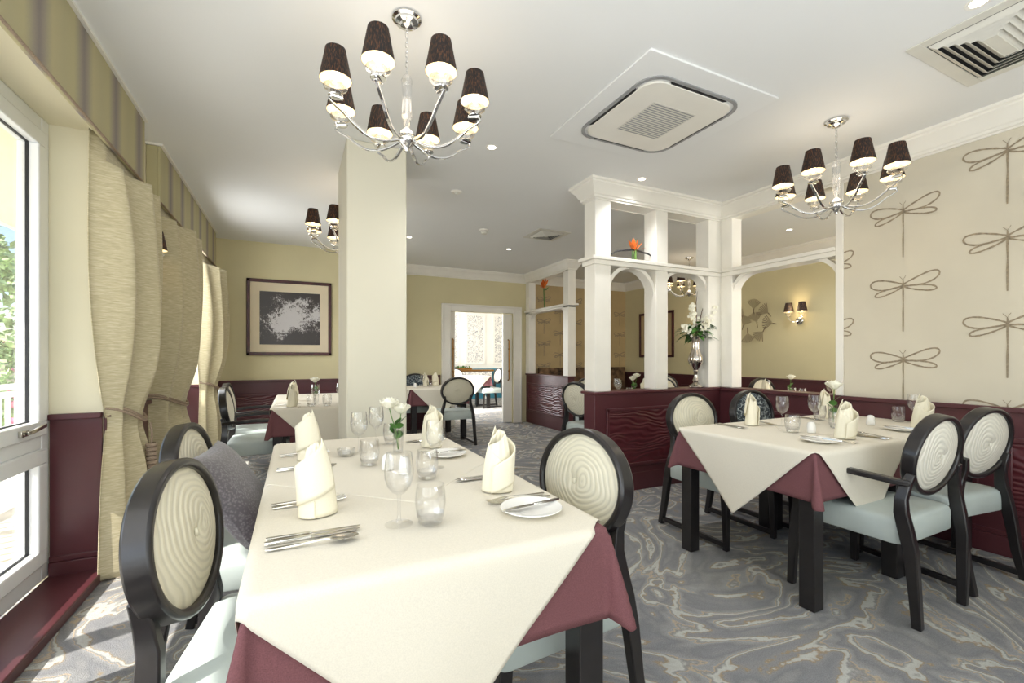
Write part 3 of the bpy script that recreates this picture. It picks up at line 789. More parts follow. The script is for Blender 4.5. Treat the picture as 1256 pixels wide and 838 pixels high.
# ceiling cassette air conditioner
def rrect(x0,y0,x1,y1,r,n=8):
    P = []
    for cx, cy, a0 in ((x1-r,y1-r,0),(x0+r,y1-r,pi/2),(x0+r,y0+r,pi),(x1-r,y0+r,1.5*pi)):
        for i in range(n+1): a = a0+pi/2*i/n; P.append((cx+r*cos(a), cy+r*sin(a)))
    return P
t = thing('air_conditioner', 'square white ceiling cassette air conditioner with rounded grille', 'air conditioner', (2.06,2.18,CEIL))
obj('surround', MB().prism(rrect(-.49,-.49,.49,.49,.01,2), lambda x,y,z: (x,y,z), -.012, 0), M['ceil'], t, bevel=.004)
def ringloft(mb, o, i, z):
    n = len(o); mb.loft([[(x,y,z) for x,y in o],[(x,y,z) for x,y in i]], True, False)
mb = MB(); O = rrect(-.37,-.37,.37,.37,.13); I = rrect(-.352,-.352,.352,.352,.118)
mb.loft([[(x,y,-.012) for x,y in O],[(x,y,-.020) for x,y in O],[(x,y,-.021) for x,y in I],[(x,y,-.012) for x,y in I]], True, False)
obj('slot_trim', mb, M['grill'], t)
mb = MB()
for s in range(4):
    k0 = len(mb.v)
    mb.prism([(-.22,.0),(.22,.0),(.20,.010),(.1,.016),(-.1,.016),(-.20,.010)], lambda x,y,z: (x,.349-y*1.6,z), -.0225, -.012)
    mb.xf(Matrix.Rotation(pi/2*s,4,'Z'), k0)
obj('air_slot', mb, M['gap'], t, smooth=False)
obj('face_panel', MB().prism(rrect(-.335,-.335,.335,.335,.11), lambda x,y,z: (x,y,z), -.026, -.012), M['white'], t, bevel=.004)
g = obj('intake_grille', MB().box(-.17,-.17,-.0275,.17,.17,-.026), M['vent'], t)
mb = MB()
for i in range(17): mb.box(-.16,-.161+.02*i,-.0285,.16,-.153+.02*i,-.0275)
obj('slat', mb, M['grill'], g, smooth=False, kind='stuff')

def square_vent(label, loc, w, h, rz=0):
    t = thing('ceiling_vent', label, 'vent', loc, rz)
    mb = MB(); mb.box(-w,-h,-.006,w,-h+.06,0).box(-w,h-.06,-.006,w,h,0).box(-w,-h+.06,-.006,-w+.06,h-.06,0).box(w-.06,-h+.06,-.006,w,h-.06,0)
    obj('frame', mb, M['vent'], t, bevel=.002)
    obj('backing', MB().box(-w+.06,-h+.06,-.002,w-.06,h-.06,0), M['gap'], t, smooth=False)
    for k in range(7):
        a = w-.066-.030*k; b = h-.066-.030*k
        if b < .02: break
        c = .0245
        mb = MB()
        o = [(-a,-b),(a,-b),(a,b),(-a,b)]; i = [(-a+c,-b+c),(a-c,-b+c),(a-c,b-c),(-a+c,b-c)]
        mb.loft([[(x,y,-.004) for x,y in o],[(x,y,-.022) for x,y in i],[(x,y,-.024) for x,y in i],[(x,y,-.006) for x,y in o]], True, False)
        obj('louvre', mb, M['vent'], t, smooth=False)
    obj('centre_plate', MB().box(-w+h-.02,-.03,-.022,w-h+.02,.03,-.010), M['vent'], t, bevel=.002)
    return t
square_vent('large slotted ceiling vent at the upper right corner of the picture', (3.06,.93,CEIL), .34, .235)
square_vent('small square ceiling vent left of the white partition', (2.81,4.85,CEIL), .22, .22)

# wall decoration : metal fans
t = thing('metal_wall_sculpture', 'cluster of dark metal fan leaves on the inner room wall', 'wall art', (6.2,4.55,1.74))
fans = [(-.25,.12,30),(.05,.18,80),(.28,.10,140),(.35,-.05,170),(.1,-.02,100),(-.12,-.05,60),(-.33,-.03,20),(.2,-.16,230),(-.05,-.17,280),(-.3,-.18,320)]
for y, z, a in fans:
    mb = MB()
    for k in range(9):
        b = radians(a-44+11*k); L = .15
        p0 = Vector((-.02, -y, z)); p1 = p0+Vector((-.02, -cos(b)*L, sin(b)*L)); side = Vector((0, sin(b), cos(b)))*.005
        mb.add([p0, p1-side, p1+side], [(0,1,2)])
    mb.tube([(-.005,-y,z),(-.02,-y,z),(-.012,-y+.05*cos(radians(a)),z-.08*sin(radians(a)))], .004, 6)
    obj('fan_leaf', mb, M['twig'], t, smooth=False)

# ------------------------------------------------------------------ chairs (local: faces +Y, seat centre at origin)
def ring_mb(a, b, th, dep):
    rings = []; n = 48
    for i in range(n):
        t = 2*pi*i/n; nx, nz = cos(t)/a, sin(t)/b; l = hypot(nx,nz); nx /= l; nz /= l
        x, z = a*cos(t), b*sin(t)
        rings.append([(x,-dep/2,z),(x,dep/2,z),(x-nx*th,dep/2,z-nz*th),(x-nx*th,-dep/2,z-nz*th)])
    return MB().loft(rings, True, False, loop=True)
TILT = Matrix.Translation((0,-.245,.745)) @ Matrix.Rotation(radians(9),4,'X')
def make_chair(kind):
    t = thing('dining_chair' if kind != 'arm' else 'dining_armchair', 'x', 'chair')
    # seat
    def seat(u, v):
        pass
    poly = rrect(-.255,-.235,.255,.255,.05,5)
    rings = []
    for z, k in ((.355,.985),(.36,1.0),(.44,1.0),(.458,.985),(.468,.95),(.473,.85),(.477,.5),(.478,.02)):
        rings.append([(x*k, y*k+.01*(1-k), z) for x, y in poly])
    obj('seat', MB().loft(rings, True, True), M['leather'], t, angle=60)
    # oval back
    fr = obj('back_frame', ring_mb(.235,.192,.024,.058).xf(TILT), M['black'], t, bevel=.008)
    def pad(sgn):
        a, b = .212, .169; R = 10; K = 40
        rings = []
        for i in range(R+1):
            r = 1-i/R
            r = max(r, .01)
            d = .012+.030*(1-r**2.4)
            if r < .16: d -= .012*(1-(r/.16)**2)
            rings.append([(a*r*cos(2*pi*j/K), sgn*d, b*r*sin(2*pi*j/K)) for j in range(K)])
        return MB().loft(rings, True, False)
    pm = {'dark':M['dkpat'],'arm':M['pleatw'],'white':M['pleatw']}.get(kind, M['pleat'])
    p = pad(1); q = pad(-1); k0 = len(p.v); p.add(q.v, q.f)
    bk = obj('back_pad', p.xf(TILT), pm, t, angle=180)
    [obj('button', MB().ball((0,yy,0),.011,10,6,(1,.5,1)).xf(TILT), pm, bk) for yy in (.034,-.034)]
    arm = kind == 'arm'
    for s in (-1,1):
        # rear leg sweeps up to the oval
        path = [(s*.235,-.315,0),(s*.232,-.285,.15),(s*.228,-.262,.32),(s*.222,-.245,.42),(s*.205,-.235,.50),(s*.188,-.238,.56),(s*.178,-.252,.62),(s*.19,-.262,.68)]
        if arm: path = [(s*.222,-.275,0),(s*.238,-.272,.15),(s*.255,-.265,.34),(s*.262,-.25,.43),(s*.268,-.235,.51),(s*.262,-.232,.57),(s*.240,-.24,.63),(s*.226,-.255,.68)]
        dm = [(.034,.036),(.036,.042),(.038,.05),(.038,.054),(.036,.052),(.034,.046),(.032,.04),(.028,.032)]
        obj('leg', MB().sweep(path, dm, (1,0,0)), M['black'], t, bevel=.005)
        if arm:
            path = [(s*.306,.228,0),(s*.295,.225,.2),(s*.282,.215,.36),(s*.276,.20,.46),(s*.275,.205,.54),(s*.278,.235,.60),(s*.278,.245,.63)]
            dm = [(.034,.034),(.036,.042),(.036,.05),(.036,.056),(.036,.052),(.036,.042),(.036,.036)]
            obj('leg', MB().sweep(path, dm, (1,0,0)), M['black'], t, bevel=.005)
            path = [(s*.278,.262,.636),(s*.279,.18,.648),(s*.276,.0,.655),(s*.268,-.12,.648),(s*.252,-.22,.64),(s*.238,-.255,.64)]
            obj('armrest', MB().sweep(path, (.042,.026), (1,0,0)), M['black'], t, bevel=.006)
        else:
            obj('leg', MB().sweep([(s*.225,.225,0),(s*.225,.222,.2),(s*.225,.215,.37)], [(.03,.03),(.036,.036),(.042,.045)], (1,0,0)), M['black'], t, bevel=.004)
        xx = .228
        if not arm: obj('floor_rail', MB().sweep([(s*(xx+.005),-.305,.035),(s*xx,.23,.035)], (.026,.03), (1,0,0)), M['black'], t, bevel=.003)
    return t
side = Proto(make_chair('side'), 'oval backed dining chairs'); armc = Proto(make_chair('arm'), 'oval backed armchairs'); dark = Proto(make_chair('dark'), 'dark oval backed chairs'); pale = Proto(make_chair('white'), 'pale oval backed chairs')
FX = -pi/2      # rotate so the chair faces +X
side.at((-.02,1.37,0), FX-radians(8), 'nearest ivory oval-backed chair with thick black rim, left of the front table')
side.at((-.13,2.15,0), FX-radians(6), 'second oval-backed chair on the left of the front table, with a grey cushion on it')
side.at((.705,1.36,0), pi/2+.09, 'ivory oval-backed chair at the right side of the front table')
armc.at((2.69,1.29,0), radians(1), 'black armchair with pale blue leather seat at the near side of the right table')
pale.at((3.33,1.32,0), radians(-6), 'armless pale oval-backed chair beside the armchair, next to the right wall panelling')
side.at((2.63,2.16,0), pi, 'ivory oval-backed chair at the far side of the right table, in front of the partition')
dark.at((3.30,2.17,0), pi, 'dark marbled oval-backed chair at the far side of the right table')
armc.at((-.30,4.72,0), FX, 'nearer armchair at the sunlit left side of the table under the framed photograph')
armc.at((-.36,5.42,0), FX, 'farther armchair at the left side of the table under the framed photograph')
side.at((1.98,6.05,0), 0, 'ivory oval-backed chair seen from behind at the table left of the doorway')
dark.at((1.72,7.02,0), pi-.15, 'dark oval-backed chair at the far side of the table left of the doorway')
side.at((3.0,4.12,0), FX+.12, 'ivory oval-backed chair at the end of the low maroon partition')
side.at((3.50,4.66,0), pi, 'ivory oval-backed chair behind the partition between the first two posts')
side.at((4.42,4.42,0), pi-.3, 'nearer ivory oval-backed chair behind the silver vase in the inner room')
side.at((5.02,4.98,0), pi-.3, 'farther ivory oval-backed chair behind the silver vase in the inner room')
side.at((5.38,3.55,0), pi, 'ivory oval-backed chair at the inner room table seen through the arch')
pale.at((3.35,10.1,0), pi*.9, 'white oval-backed chair at the bright next room table, left one'); pale.at((4.2,10.0,0), pi/2, 'white oval-backed chair at the bright next room table, right one')

# cushion leaning on the second chair
def pillow(u, v):
    x = (u-.5)*2; y = (v-.5)*2
    e = (1-abs(x)**3.2)*(1-abs(y)**3.2)
    pin = 1-.05*(1-abs(x))*abs(y) ; 
    return (x*.205*(1-.06*(1-y*y)), y*.205*(1-.06*(1-x*x)), .062*max(e,0)**.55)
mb = MB().grid(pillow, 30, 30); k0 = len(mb.v)
q = MB().grid(lambda u, v: (lambda p: (p[0],p[1],-p[2]))(pillow(u,v)), 30, 30); mb.add(q.v, [tuple(reversed(f)) for f in q.f])
cu = obj('cushion', mb, M['cushion'], angle=180)
tag(cu, 'grey woven cushion leaning on the second left chair', 'cushion')
cu.rotation_euler = (radians(0), radians(58), radians(-6)); cu.location = (-.20,1.99,.685)

# ------------------------------------------------------------------ tables and cloths
TH = .75
def make_table(h):
    t = thing('dining_table', 'x', 'table')
    obj('tabletop', MB().box(-h,-h,.71,h,h,TH), M['black'], t, bevel=.004)
    obj('apron', MB().box(-h+.03,-h+.03,.63,h-.03,-h+.05,.71).box(-h+.03,h-.05,.63,h-.03,h-.03,.71).box(-h+.03,-h+.05,.63,-h+.05,h-.05,.71).box(h-.05,-h+.05,.63,h-.03,h-.05,.71), M['black'], t, bevel=.003)
    for sx in (-1,1):
        for sy in (-1,1):
            cx, cy = sx*(h-.04), sy*(h-.04)
            obj('leg', MB().box(cx-.037,cy-.037,0,cx+.037,cy+.037,.71), M['black'], t, bevel=.004)
    return t
def drape(half, ang, xa, xb, ya, yb, zt, off, flare, n=90, wave=.006, ph=0, wallx=99, cap=9, sx=0):
    """cloth square of half-size `half` turned by ang, laid on the rectangle xa..xb, ya..yb"""
    ca, sa = cos(ang), sin(ang)
    def P(u, v):
        p, q = (u*2-1)*half, (v*2-1)*half
        x, y = p*ca-q*sa+sx, p*sa+q*ca
        cx, cy = min(max(x,xa),xb), min(max(y,ya),yb)
        dx, dy = x-cx, y-cy; r = hypot(dx,dy)
        if r < 1e-6: return (x, y, zt)
        nx, ny = dx/r, dy/r
        phi = atan2(abs(dy), abs(dx)); f = sin(2*phi)
        along = y if abs(dx) > abs(dy) else x
        ti = .03+flare*f+wave*8*sin(along*13+ph)*min(1,r/.2)*.5
        rr = max(0, min(r, cap)-.004)
        e = off*min(1, r/.012)
        X = cx+nx*(e+rr*sin(ti))
        if X > wallx: X = wallx
        return (X, cy+ny*(e+rr*sin(ti)), zt-rr*cos(ti))
    return MB().grid(P, n, n)
TS = .81; HT = TS/2
tab = Proto(make_table(HT), 'dining tables')
def table(cx, cy, label, wl, bl, nb=(0,0,0,0), k=0, wallx=99, sx=0):
    """nb : neighbour table on (-x,+x,-y,+y)"""
    tab.at((cx,cy,0), 0, label)
    big = 5
    xa = -HT-(big if nb[0] else 0); xb = HT+(big if nb[1] else 0); ya = -HT-(big if nb[2] else 0); yb = HT+(big if nb[3] else 0)
    o = obj('burgundy_tablecloth', drape(HT+.235, 0, xa, xb, ya, yb, TH+.003+.0012*k, .008, .24, 60, .004, cx*3, wallx, .262), M['burg'], solid=.0010, angle=180)
    o.location = (cx,cy,0); tag(o, bl, 'tablecloth')
    o = obj('white_tablecloth', drape(HT*sqrt(2)*1.01, pi/4, xa, xb, ya, yb, TH+.0080+.0009*k, .022, .05, 110, .006, cx*5+1, wallx, 9, sx), M['linen'], solid=.0010, angle=180)
    o.location = (cx,cy,0); tag(o, wl, 'tablecloth')
A1x, A1y = .33, .96+HT; A2y = A1y+TS
table(A1x, A1y, 'front black dining table nearest the camera', 'white cloth with its point hanging at the near end of the front table', 'burgundy under-cloth showing at the near corners of the front table', (0,0,0,1), 0, 99, -.045)
table(A1x, A2y, 'dining table joined behind the front table, with the rose vase', 'white cloth on the far half of the front table, under the roses', 'burgundy under-cloth on the far half of the front table', (0,0,1,0), 1)
B1x, By = 2.185+HT, 1.28+HT; B2x = B1x+TS
table(B1x, By, 'left black dining table of the pair by the dragonfly wall', 'white cloth with a point hanging at the left end of the right table', 'burgundy under-cloth at the left corners of the right table', (0,1,0,0), 0)
table(B2x, By, 'dining table of the pair standing against the dragonfly wall', 'white cloth on the wall half of the right table', 'burgundy under-cloth on the wall half of the right table', (1,0,0,0), 1, HT+.014)
C1 = (.23,4.73); table(*C1, 'dining table left of the pillar under the framed photograph', 'white cloth on the table left of the pillar', 'burgundy under-cloth on the table left of the pillar', (0,0,0,1))
table(C1[0],C1[1]+TS, 'dining table joined behind the one left of the pillar', 'white cloth on the farther table left of the pillar', 'burgundy under-cloth on the farther table left of the pillar', (0,0,1,0), 1)
D1 = (1.85,6.60); table(*D1, 'dining table left of the doorway', 'white cloth on the table left of the doorway', 'burgundy under-cloth on the table left of the doorway')
E1 = (3.42,4.05); table(*E1, 'dining table just behind the low partition', 'white cloth on the table just behind the low partition', 'burgundy under-cloth on the table just behind the low partition')
F1 = (4.85,3.05); table(*F1, 'inner room dining table seen through the arch', 'white cloth on the inner room table seen through the arch', 'burgundy under-cloth on the inner room table seen through the arch')
G1 = (3.75,10.2); table(*G1, 'dining table in the bright next room', 'white cloth on the table in the bright next room', 'burgundy under-cloth on the table in the bright next room')
G2 = (3.0,6.9)
TT = TH+.0125      # top of the cloths

# ------------------------------------------------------------------ tableware prototypes
def make_napkin():
    def P(u, v):
        th = -.5+u*3.5*pi
        k = u
        if k < .5: top = .15+.05*sin(pi*k/.5*.5)**2
        else: top = .20-.155*((k-.5)/.5)**.9
        z = v*top
        tz = z/.2
        r = .040*(1-.12*tz-.64*tz**3)+.011*k*(1-.5*tz)+.0025*sin(th*2.3)+.0022*sin(th*9)*v*v
        r *= (1-.12*v*(1-k)*0)
        lean = .012*tz
        return (r*cos(th)*1.0+lean*cos(2.2), r*sin(th)*.82+lean*sin(2.2), z)
    def B(u, v):
        th = 1.2+u*1.35*pi
        z = .075*u + (.085+.05*u)*v
        tz = z/.2
        r = .052*(1-.12*tz-.50*tz**3)+.004+.012*sin(pi*u)*v*v
        return (r*cos(th)+.012*tz*cos(2.2), r*sin(th)*.84+.012*tz*sin(2.2), z+.001)
    o = obj('folded_napkin', MB().grid(P, 110, 16).grid(B, 40, 10), M['napkin'], solid=.003, angle=180)
    return tag(o, 'x', 'napkin')
def make_wineglass():
    t = thing('wine_glass', 'x', 'glass')
    obj('bowl', MB().lathe([(.006,.078),(.018,.085),(.030,.10),(.037,.122),(.038,.14),(.036,.165),(.033,.188),(.0318,.188),(.0348,.165),(.0368,.14),(.0355,.122),(.0285,.101),(.016,.0875),(.0,.083)], 28), M['glass'], t)
    obj('stem', MB().lathe([(.036,0),(.0365,.0015),(.025,.003),(.010,.006),(.0055,.012),(.0042,.03),(.0042,.06),(.006,.078),(.006,.082)], 24), M['glass'], t)
    return t
def make_tumbler():
    t = thing('tumbler', 'x', 'glass')
    n = 14
    obj('tumbler_wall', MB().lathe([(.030,.012),(.037,.03),(.0405,.055),(.039,.08),(.036,.102),(.0345,.102),(.0375,.08),(.039,.055),(.0355,.032),(.028,.016)], 28), M['glass'], t)
    obj('cut_base', MB().lathe([(0,0),(.027,0),(.032,.004),(.031,.012),(.036,.022),(.036,.030),(.029,.016),(0,.012)], 12), M['cut'], t, smooth=False)
    return t
def flat(mb, pts, w, z, t=.002):
    rings = []
    for i, (x, y) in enumerate(pts):
        ww = w[i]; zz = z[i]
        rings.append([(x-ww, y, zz),(x+ww, y, zz),(x+ww*.8, y, zz+t),(x-ww*.8, y, zz+t)])
    return mb.loft(rings, True, True)
def make_knife():
    mb = MB(); flat(mb, [(0,0),(0,.01),(0,.09),(0,.10)], [.004,.0058,.0046,.0035], [.001,.001,.001,.001], .005)
    flat(mb, [(0,.10),(0.001,.11),(.002,.16),(.001,.20),(-.003,.215)], [.004,.0085,.0095,.0075,.001], [.002]*5, .0016)
    return tag(obj('table_knife', mb, M['steel'], angle=60), 'x', 'knife')
def make_fork():
    mb = MB(); flat(mb, [(0,0),(0,.01),(0,.06),(0,.12),(0,.135)], [.004,.0065,.0045,.0026,.004], [.001,.001,.003,.008,.008], .0022)
    flat(mb, [(0,.135),(0,.15),(0,.158)], [.004,.0105,.0115], [.008,.006,.005], .0018)
    for k in range(4):
        x = -.0095+.00633*k; flat(mb, [(x,.157),(x,.18),(x,.203)], [.0022,.0019,.0009], [.005,.003,.006], .0016)
    return tag(obj('table_fork', mb, M['steel'], angle=60), 'x', 'fork')
def make_spoon():
    mb = MB(); flat(mb, [(0,0),(0,.01),(0,.06),(0,.12),(0,.136)], [.004,.0065,.0045,.0026,.005], [.001,.001,.003,.008,.008], .0022)
    def P(u, v):
        a = 2*pi*u; r = v
        return (.021*r*cos(a)*(1-.12*sin(a)), .166+.033*r*sin(a), .003+.007*r*r)
    mb.grid(P, 24, 6)
    return tag(obj('soup_spoon', mb, M['steel'], solid=.001, angle=60), 'x', 'spoon')
def make_plate():
    mb = MB().lathe([(0,.002),(.045,.002),(.048,.0),(.052,.003),(.084,.0115),(.088,.013),(.087,.015),(.082,.0135),(.052,.006),(.047,.005),(0,.005)], 40)
    return tag(obj('side_plate', mb, M['china'], angle=50), 'x', 'plate')
def make_shaker():
    t = thing('condiment_shaker', 'x', 'shaker')
    obj('body', MB().lathe([(0,0),(.021,0),(.0235,.004),(.023,.03),(.0215,.045),(.017,.057),(.009,.0625),(0,.064)], 24), M['china'], t)
    mb = MB()
    for k in range(5): mb.ball((.006*cos(k*1.256),.006*sin(k*1.256),.0635),.0013,6,4)
    obj('hole', mb, M['gap'], t)
    return t
def rose_head(mb, c, s=1.0):
    c = Vector(c)
    for lay, (R, h, n, op) in enumerate(((.010,.036,3,.0),(.017,.034,4,.15),(.024,.030,5,.45))):
        for k in range(n):
            a0 = 2*pi*k/n+lay*.7
            def P(u, v):
                a = a0+(u-.5)*2*pi/n*1.45
                r = R*(.35+.65*sin(min(1,v*1.15)*pi/2))*(1+op*.6*v*v)
                z = h*v*(1-.25*abs(u-.5)*2*v)-(.006*op*v*v)
                return tuple(c+Vector((r*cos(a), r*sin(a), z+.002*lay*0))*s)
            mb.grid(P, 6, 5)
    return mb
def leaf(mb, p, d, L, W, droop=.3):
    p = Vector(p); d = Vector(d).normalized(); s = d.cross(Vector((0,0,1)));
    s = s.normalized() if s.length > .01 else Vector((1,0,0))
    def P(u, v):
        w = W*sin(pi*min(.999,max(.02,u**.8)))*(v-.5)*2
        return tuple(p+d*L*u+s*w+Vector((0,0,-droop*L*u*u+.15*abs(v-.5)*W)))
    return mb.grid(P, 8, 2)
def make_rosevase(n=2):
    t = thing('bud_vase', 'x', 'vase')
    obj('vase_glass', MB().lathe([(0,0),(.022,0),(.022,.004),(.0235,.06),(.026,.115),(.0248,.115),(.0222,.06),(.0205,.008),(0,.008)], 28), M['glass'], t)
    heads = [(-.045,.0,.205),(.022,.012,.175)] if n == 2 else [(.01,0,.20)]
    for i, hp in enumerate(heads):
        mb = MB().tube([(0.006*i,.004*i,.012),(hp[0]*.25,hp[1]*.25,.10),(hp[0]*.8,hp[1],hp[2]*.85),(hp[0],hp[1],hp[2]+.004)], .0025, 6)
        st = obj('rose_stem', mb, M['stem'], t)
        obj('bloom', rose_head(MB(), hp, 1.45), M['petal'], st, solid=.0008, angle=180)
        mb = MB()
        for k in range(4):
            a = k*1.57+i*.7+.4; leaf(mb, (hp[0]*.3,hp[1]*.3,.06+.022*k), (cos(a)*.5,sin(a)*.5,.8), .062, .021)
        obj('leaf', mb, M['leaf'], st, kind='stuff')
    return t
def make_tealight():
    t = thing('tealight_holder', 'x', 'candle holder')
    obj('dish', MB().lathe([(0,0),(.03,0),(.038,.014),(.040,.03),(.036,.03),(.03,.012),(0,.008)], 14), M['cut'], t, smooth=False)
    obj('candle', MB().lathe([(0,.008),(.019,.008),(.019,.022),(.003,.022),(.002,.029),(0,.03)], 16), M['china'], t)
    return t
napkin = Proto(make_napkin(), 'folded napkins at the places'); wine = Proto(make_wineglass(), 'wine glasses on the tables'); tumb = Proto(make_tumbler(), 'tumblers on the tables'); knife = Proto(make_knife(), 'knives on the tables'); fork = Proto(make_fork(), 'forks on the tables')
spoon = Proto(make_spoon(), 'soup spoons on the tables'); plate = Proto(make_plate(), 'side plates on the tables'); shaker = Proto(make_shaker(), 'white shakers on the tables'); vase2 = Proto(make_rosevase(2)); vase1 = Proto(make_rosevase(1)); tea = Proto(make_tealight())

def setting(ox, oy, rz, where, plate_=True, nap_rot=0, spoon_=True, tab='', extra=True):
    """origin on the table edge in front of the diner, local +y points to the table middle"""
    Mx = Matrix.Translation((ox,oy,TT)) @ Matrix.Rotation(rz,4,'Z')
    def put(pr, x, y, a, lab, z=0, sc=None):
        p = Mx @ Vector((x,y,z)); return pr.at(p, rz+a, lab, scale=sc)
    put(napkin, 0, .135, nap_rot, 'folded ivory napkin standing at the '+where)
    put(knife, .15, .012, 0, 'inner table knife at the '+where)
    if extra: put(knife, .178, .010, radians(3), 'outer table knife at the '+where)
    if spoon_: put(spoon, .212, .015, radians(-4), 'soup spoon at the '+where)
    put(fork, -.10, .015, radians(3), 'inner table fork at the '+where)
    if extra: put(fork, -.135, .012, radians(-2), 'outer table fork at the '+where)
    if plate_:
        put(plate, -.23, .13, 0, 'white side plate at the '+where)
        put(knife, -.215, .03, radians(7), 'butter knife on the side plate, '+where, z=.0145, sc=.92)
xl, xr = A1x-HT, A1x+HT
setting(xl, 1.37, FX, 'near left place of the front table', False, 1.9)
setting(xl, 2.12, FX, 'far left place of the front table', False, 1.7, False)
setting(xr, 1.36, pi/2, 'near right place of the front table', True, 1.2, False)
setting(xr, 2.16, pi/2, 'far right place of the front table', True, 1.0, False)
yn, yf = By-HT, By+HT
setting(2.68, yn, 0, 'armchair place of the right table', True, 2.6, True)
setting(3.50, yn, 0, 'near place by the wall of the right table', True, 2.2, True)
setting(2.66, yf, pi, 'far left place of the right table', False, .6, False)
setting(3.46, yf, pi, 'far place by the wall of the right table', False, .6, False)

def put_all(lst):
    for pr, x, y, lab in lst: pr.at((x,y,TT), random.uniform(0,6), lab)
put_all([
 (wine, .245,1.19, 'tall wine glass standing nearest the camera on the front table'),
 (tumb, .322,1.165, 'heavy tumbler nearest the camera on the front table, beside the nearest wine glass'),
 (wine, .50,1.74, 'wine glass left of the near right napkin on the front table'),
 (tumb, .43,1.60, 'tumbler behind the nearest wine glass on the front table'),
 (wine, .262,2.15, 'wine glass farthest left by the tealight on the front table'),
 (tumb, .272,1.90, 'tumbler in front of the far left wine glass on the front table'),
 (wine, .367,2.34, 'wine glass behind the roses on the front table'),
 (tumb, .44,2.33, 'tumbler behind the roses on the front table'),
 (shaker, .325,1.79, 'white salt shaker amid the glasses on the front table'),
 (shaker, .372,1.70, 'white pepper shaker closest to the nearest wine glass on the front table'),
 (tea, .205,2.13, 'cut glass tealight holder on the front table'),
 (wine, 2.80,1.84, 'wine glass beside the far left napkin of the right table'),
 (tumb, 2.62,1.66, 'tumbler in front of the far left napkin of the right table'),
 (tumb, 3.02,1.64, 'tumbler left of the flower vase on the right table'),
 (wine, 3.07,1.80, 'wine glass just behind the flower vase on the right table'),
 (tumb, 3.70,1.62, 'tumbler by the wall on the right table'),
 (wine, 3.74,1.55, 'wine glass by the wall on the right table'),
 (shaker, 2.70,1.60, 'white shaker in front of the dark chair on the right table'),
 (shaker, 3.36,1.62, 'white rounded shaker right of the vase on the right table'),
 (tumb, 3.30,1.90, 'tumbler at the far place by the wall of the right table'),
])
vase2.at((.428,2.10,TT), .3, 'slim glass vase with two white roses on the front table')
vase1.at((3.15,1.73,TT), 0, 'glass vase with one white bloom on the right table', scale=1.15)

# simpler place settings on the other tables
def small_table(c, where, items):
    for pr, dx, dy, nm in items:
        pr.at((c[0]+dx,c[1]+dy,TT-.001), random.uniform(0,6), nm+' '+where)
small_table(C1, 'on the table left of the pillar', [(napkin,-.26,-.26,'left folded napkin'),(napkin,-.24,.3,'rear folded napkin'),(wine,-.06,-.20,'left wine glass'),(wine,.16,-.12,'right wine glass'),(tumb,-.10,-.33,'left tumbler'),(tumb,.03,-.34,'right tumbler'),(vase1,-.05,-.06,'single rose vase'),(shaker,.26,-.14,'white shaker')])
for k, (dx, dy, a, nm) in enumerate(((-.40,-.10,FX,'far table knife'),(-.40,-.37,FX,'near table knife'))):
    knife.at((C1[0]+dx,C1[1]+dy,TT), a, nm+' on the table left of the pillar')
small_table(D1, 'on the table left of the doorway', [(napkin,.12,.22,'right folded napkin'),(napkin,-.05,.2,'left folded napkin'),(shaker,-.28,-.1,'white shaker'),(wine,-.12,.1,'wine glass'),(tumb,-.04,.0,'tumbler'),(plate,.2,-.15,'side plate')])
small_table(E1, 'on the table just behind the partition', [(vase2,.08,.0,'two rose vase'),(napkin,.30,.05,'folded napkin on the right'),(napkin,-.3,.2,'folded napkin on the left'),(wine,-.18,-.05,'left wine glass'),(tumb,-.08,-.12,'left tumbler'),(wine,.0,.2,'rear wine glass')])
small_table(F1, 'on the inner room table', [(napkin,-.3,.12,'left folded napkin'),(wine,-.22,.16,'left wine glass'),(vase1,.0,.05,'rose vase'),(tumb,.06,-.05,'front tumbler'),(tumb,.1,.08,'rear tumbler'),(wine,.25,-.22,'right wine glass'),(napkin,.3,-.28,'right folded napkin')])

# ------------------------------------------------------------------ silver urn with flowers on the low wall
u = obj('silver_urn', MB().lathe([(0,0),(.062,0),(.066,.006),(.060,.016),(.034,.030),(.020,.045),(.028,.062),(.022,.075),(.014,.10),(.016,.13),(.026,.142),(.022,.152),(.034,.17),(.058,.205),(.066,.24),(.060,.275),(.042,.315),(.034,.36),(.036,.40),(.046,.435),(.050,.442),(.044,.442),(.033,.41),(.030,.36),(.0,.34)], 32), M['silver'])
u.location = (3.60,3.25,.90); tag(u, 'tall silver urn on the low wall before the white posts', 'vase'); u.scale = (1.1,1.1,1.14)
t = thing('flower_arrangement', 'white blossom and green leaf bouquet with twigs in the silver urn', 'flowers', (3.60,3.25,1.40)); t.scale = (1.3,1.2,1.15)
mb = MB()
for i in range(120):
    a, e = random.uniform(0,2*pi), random.uniform(-.3,1.2); r = random.uniform(.02,.11)
    leaf(mb, (r*cos(a), r*.8*sin(a), .02+random.uniform(-.03,.10)), (cos(a),sin(a)*.8,sin(e)), random.uniform(.05,.085), .021, .5)
obj('leaf', mb, M['leaf'], t, kind='stuff')
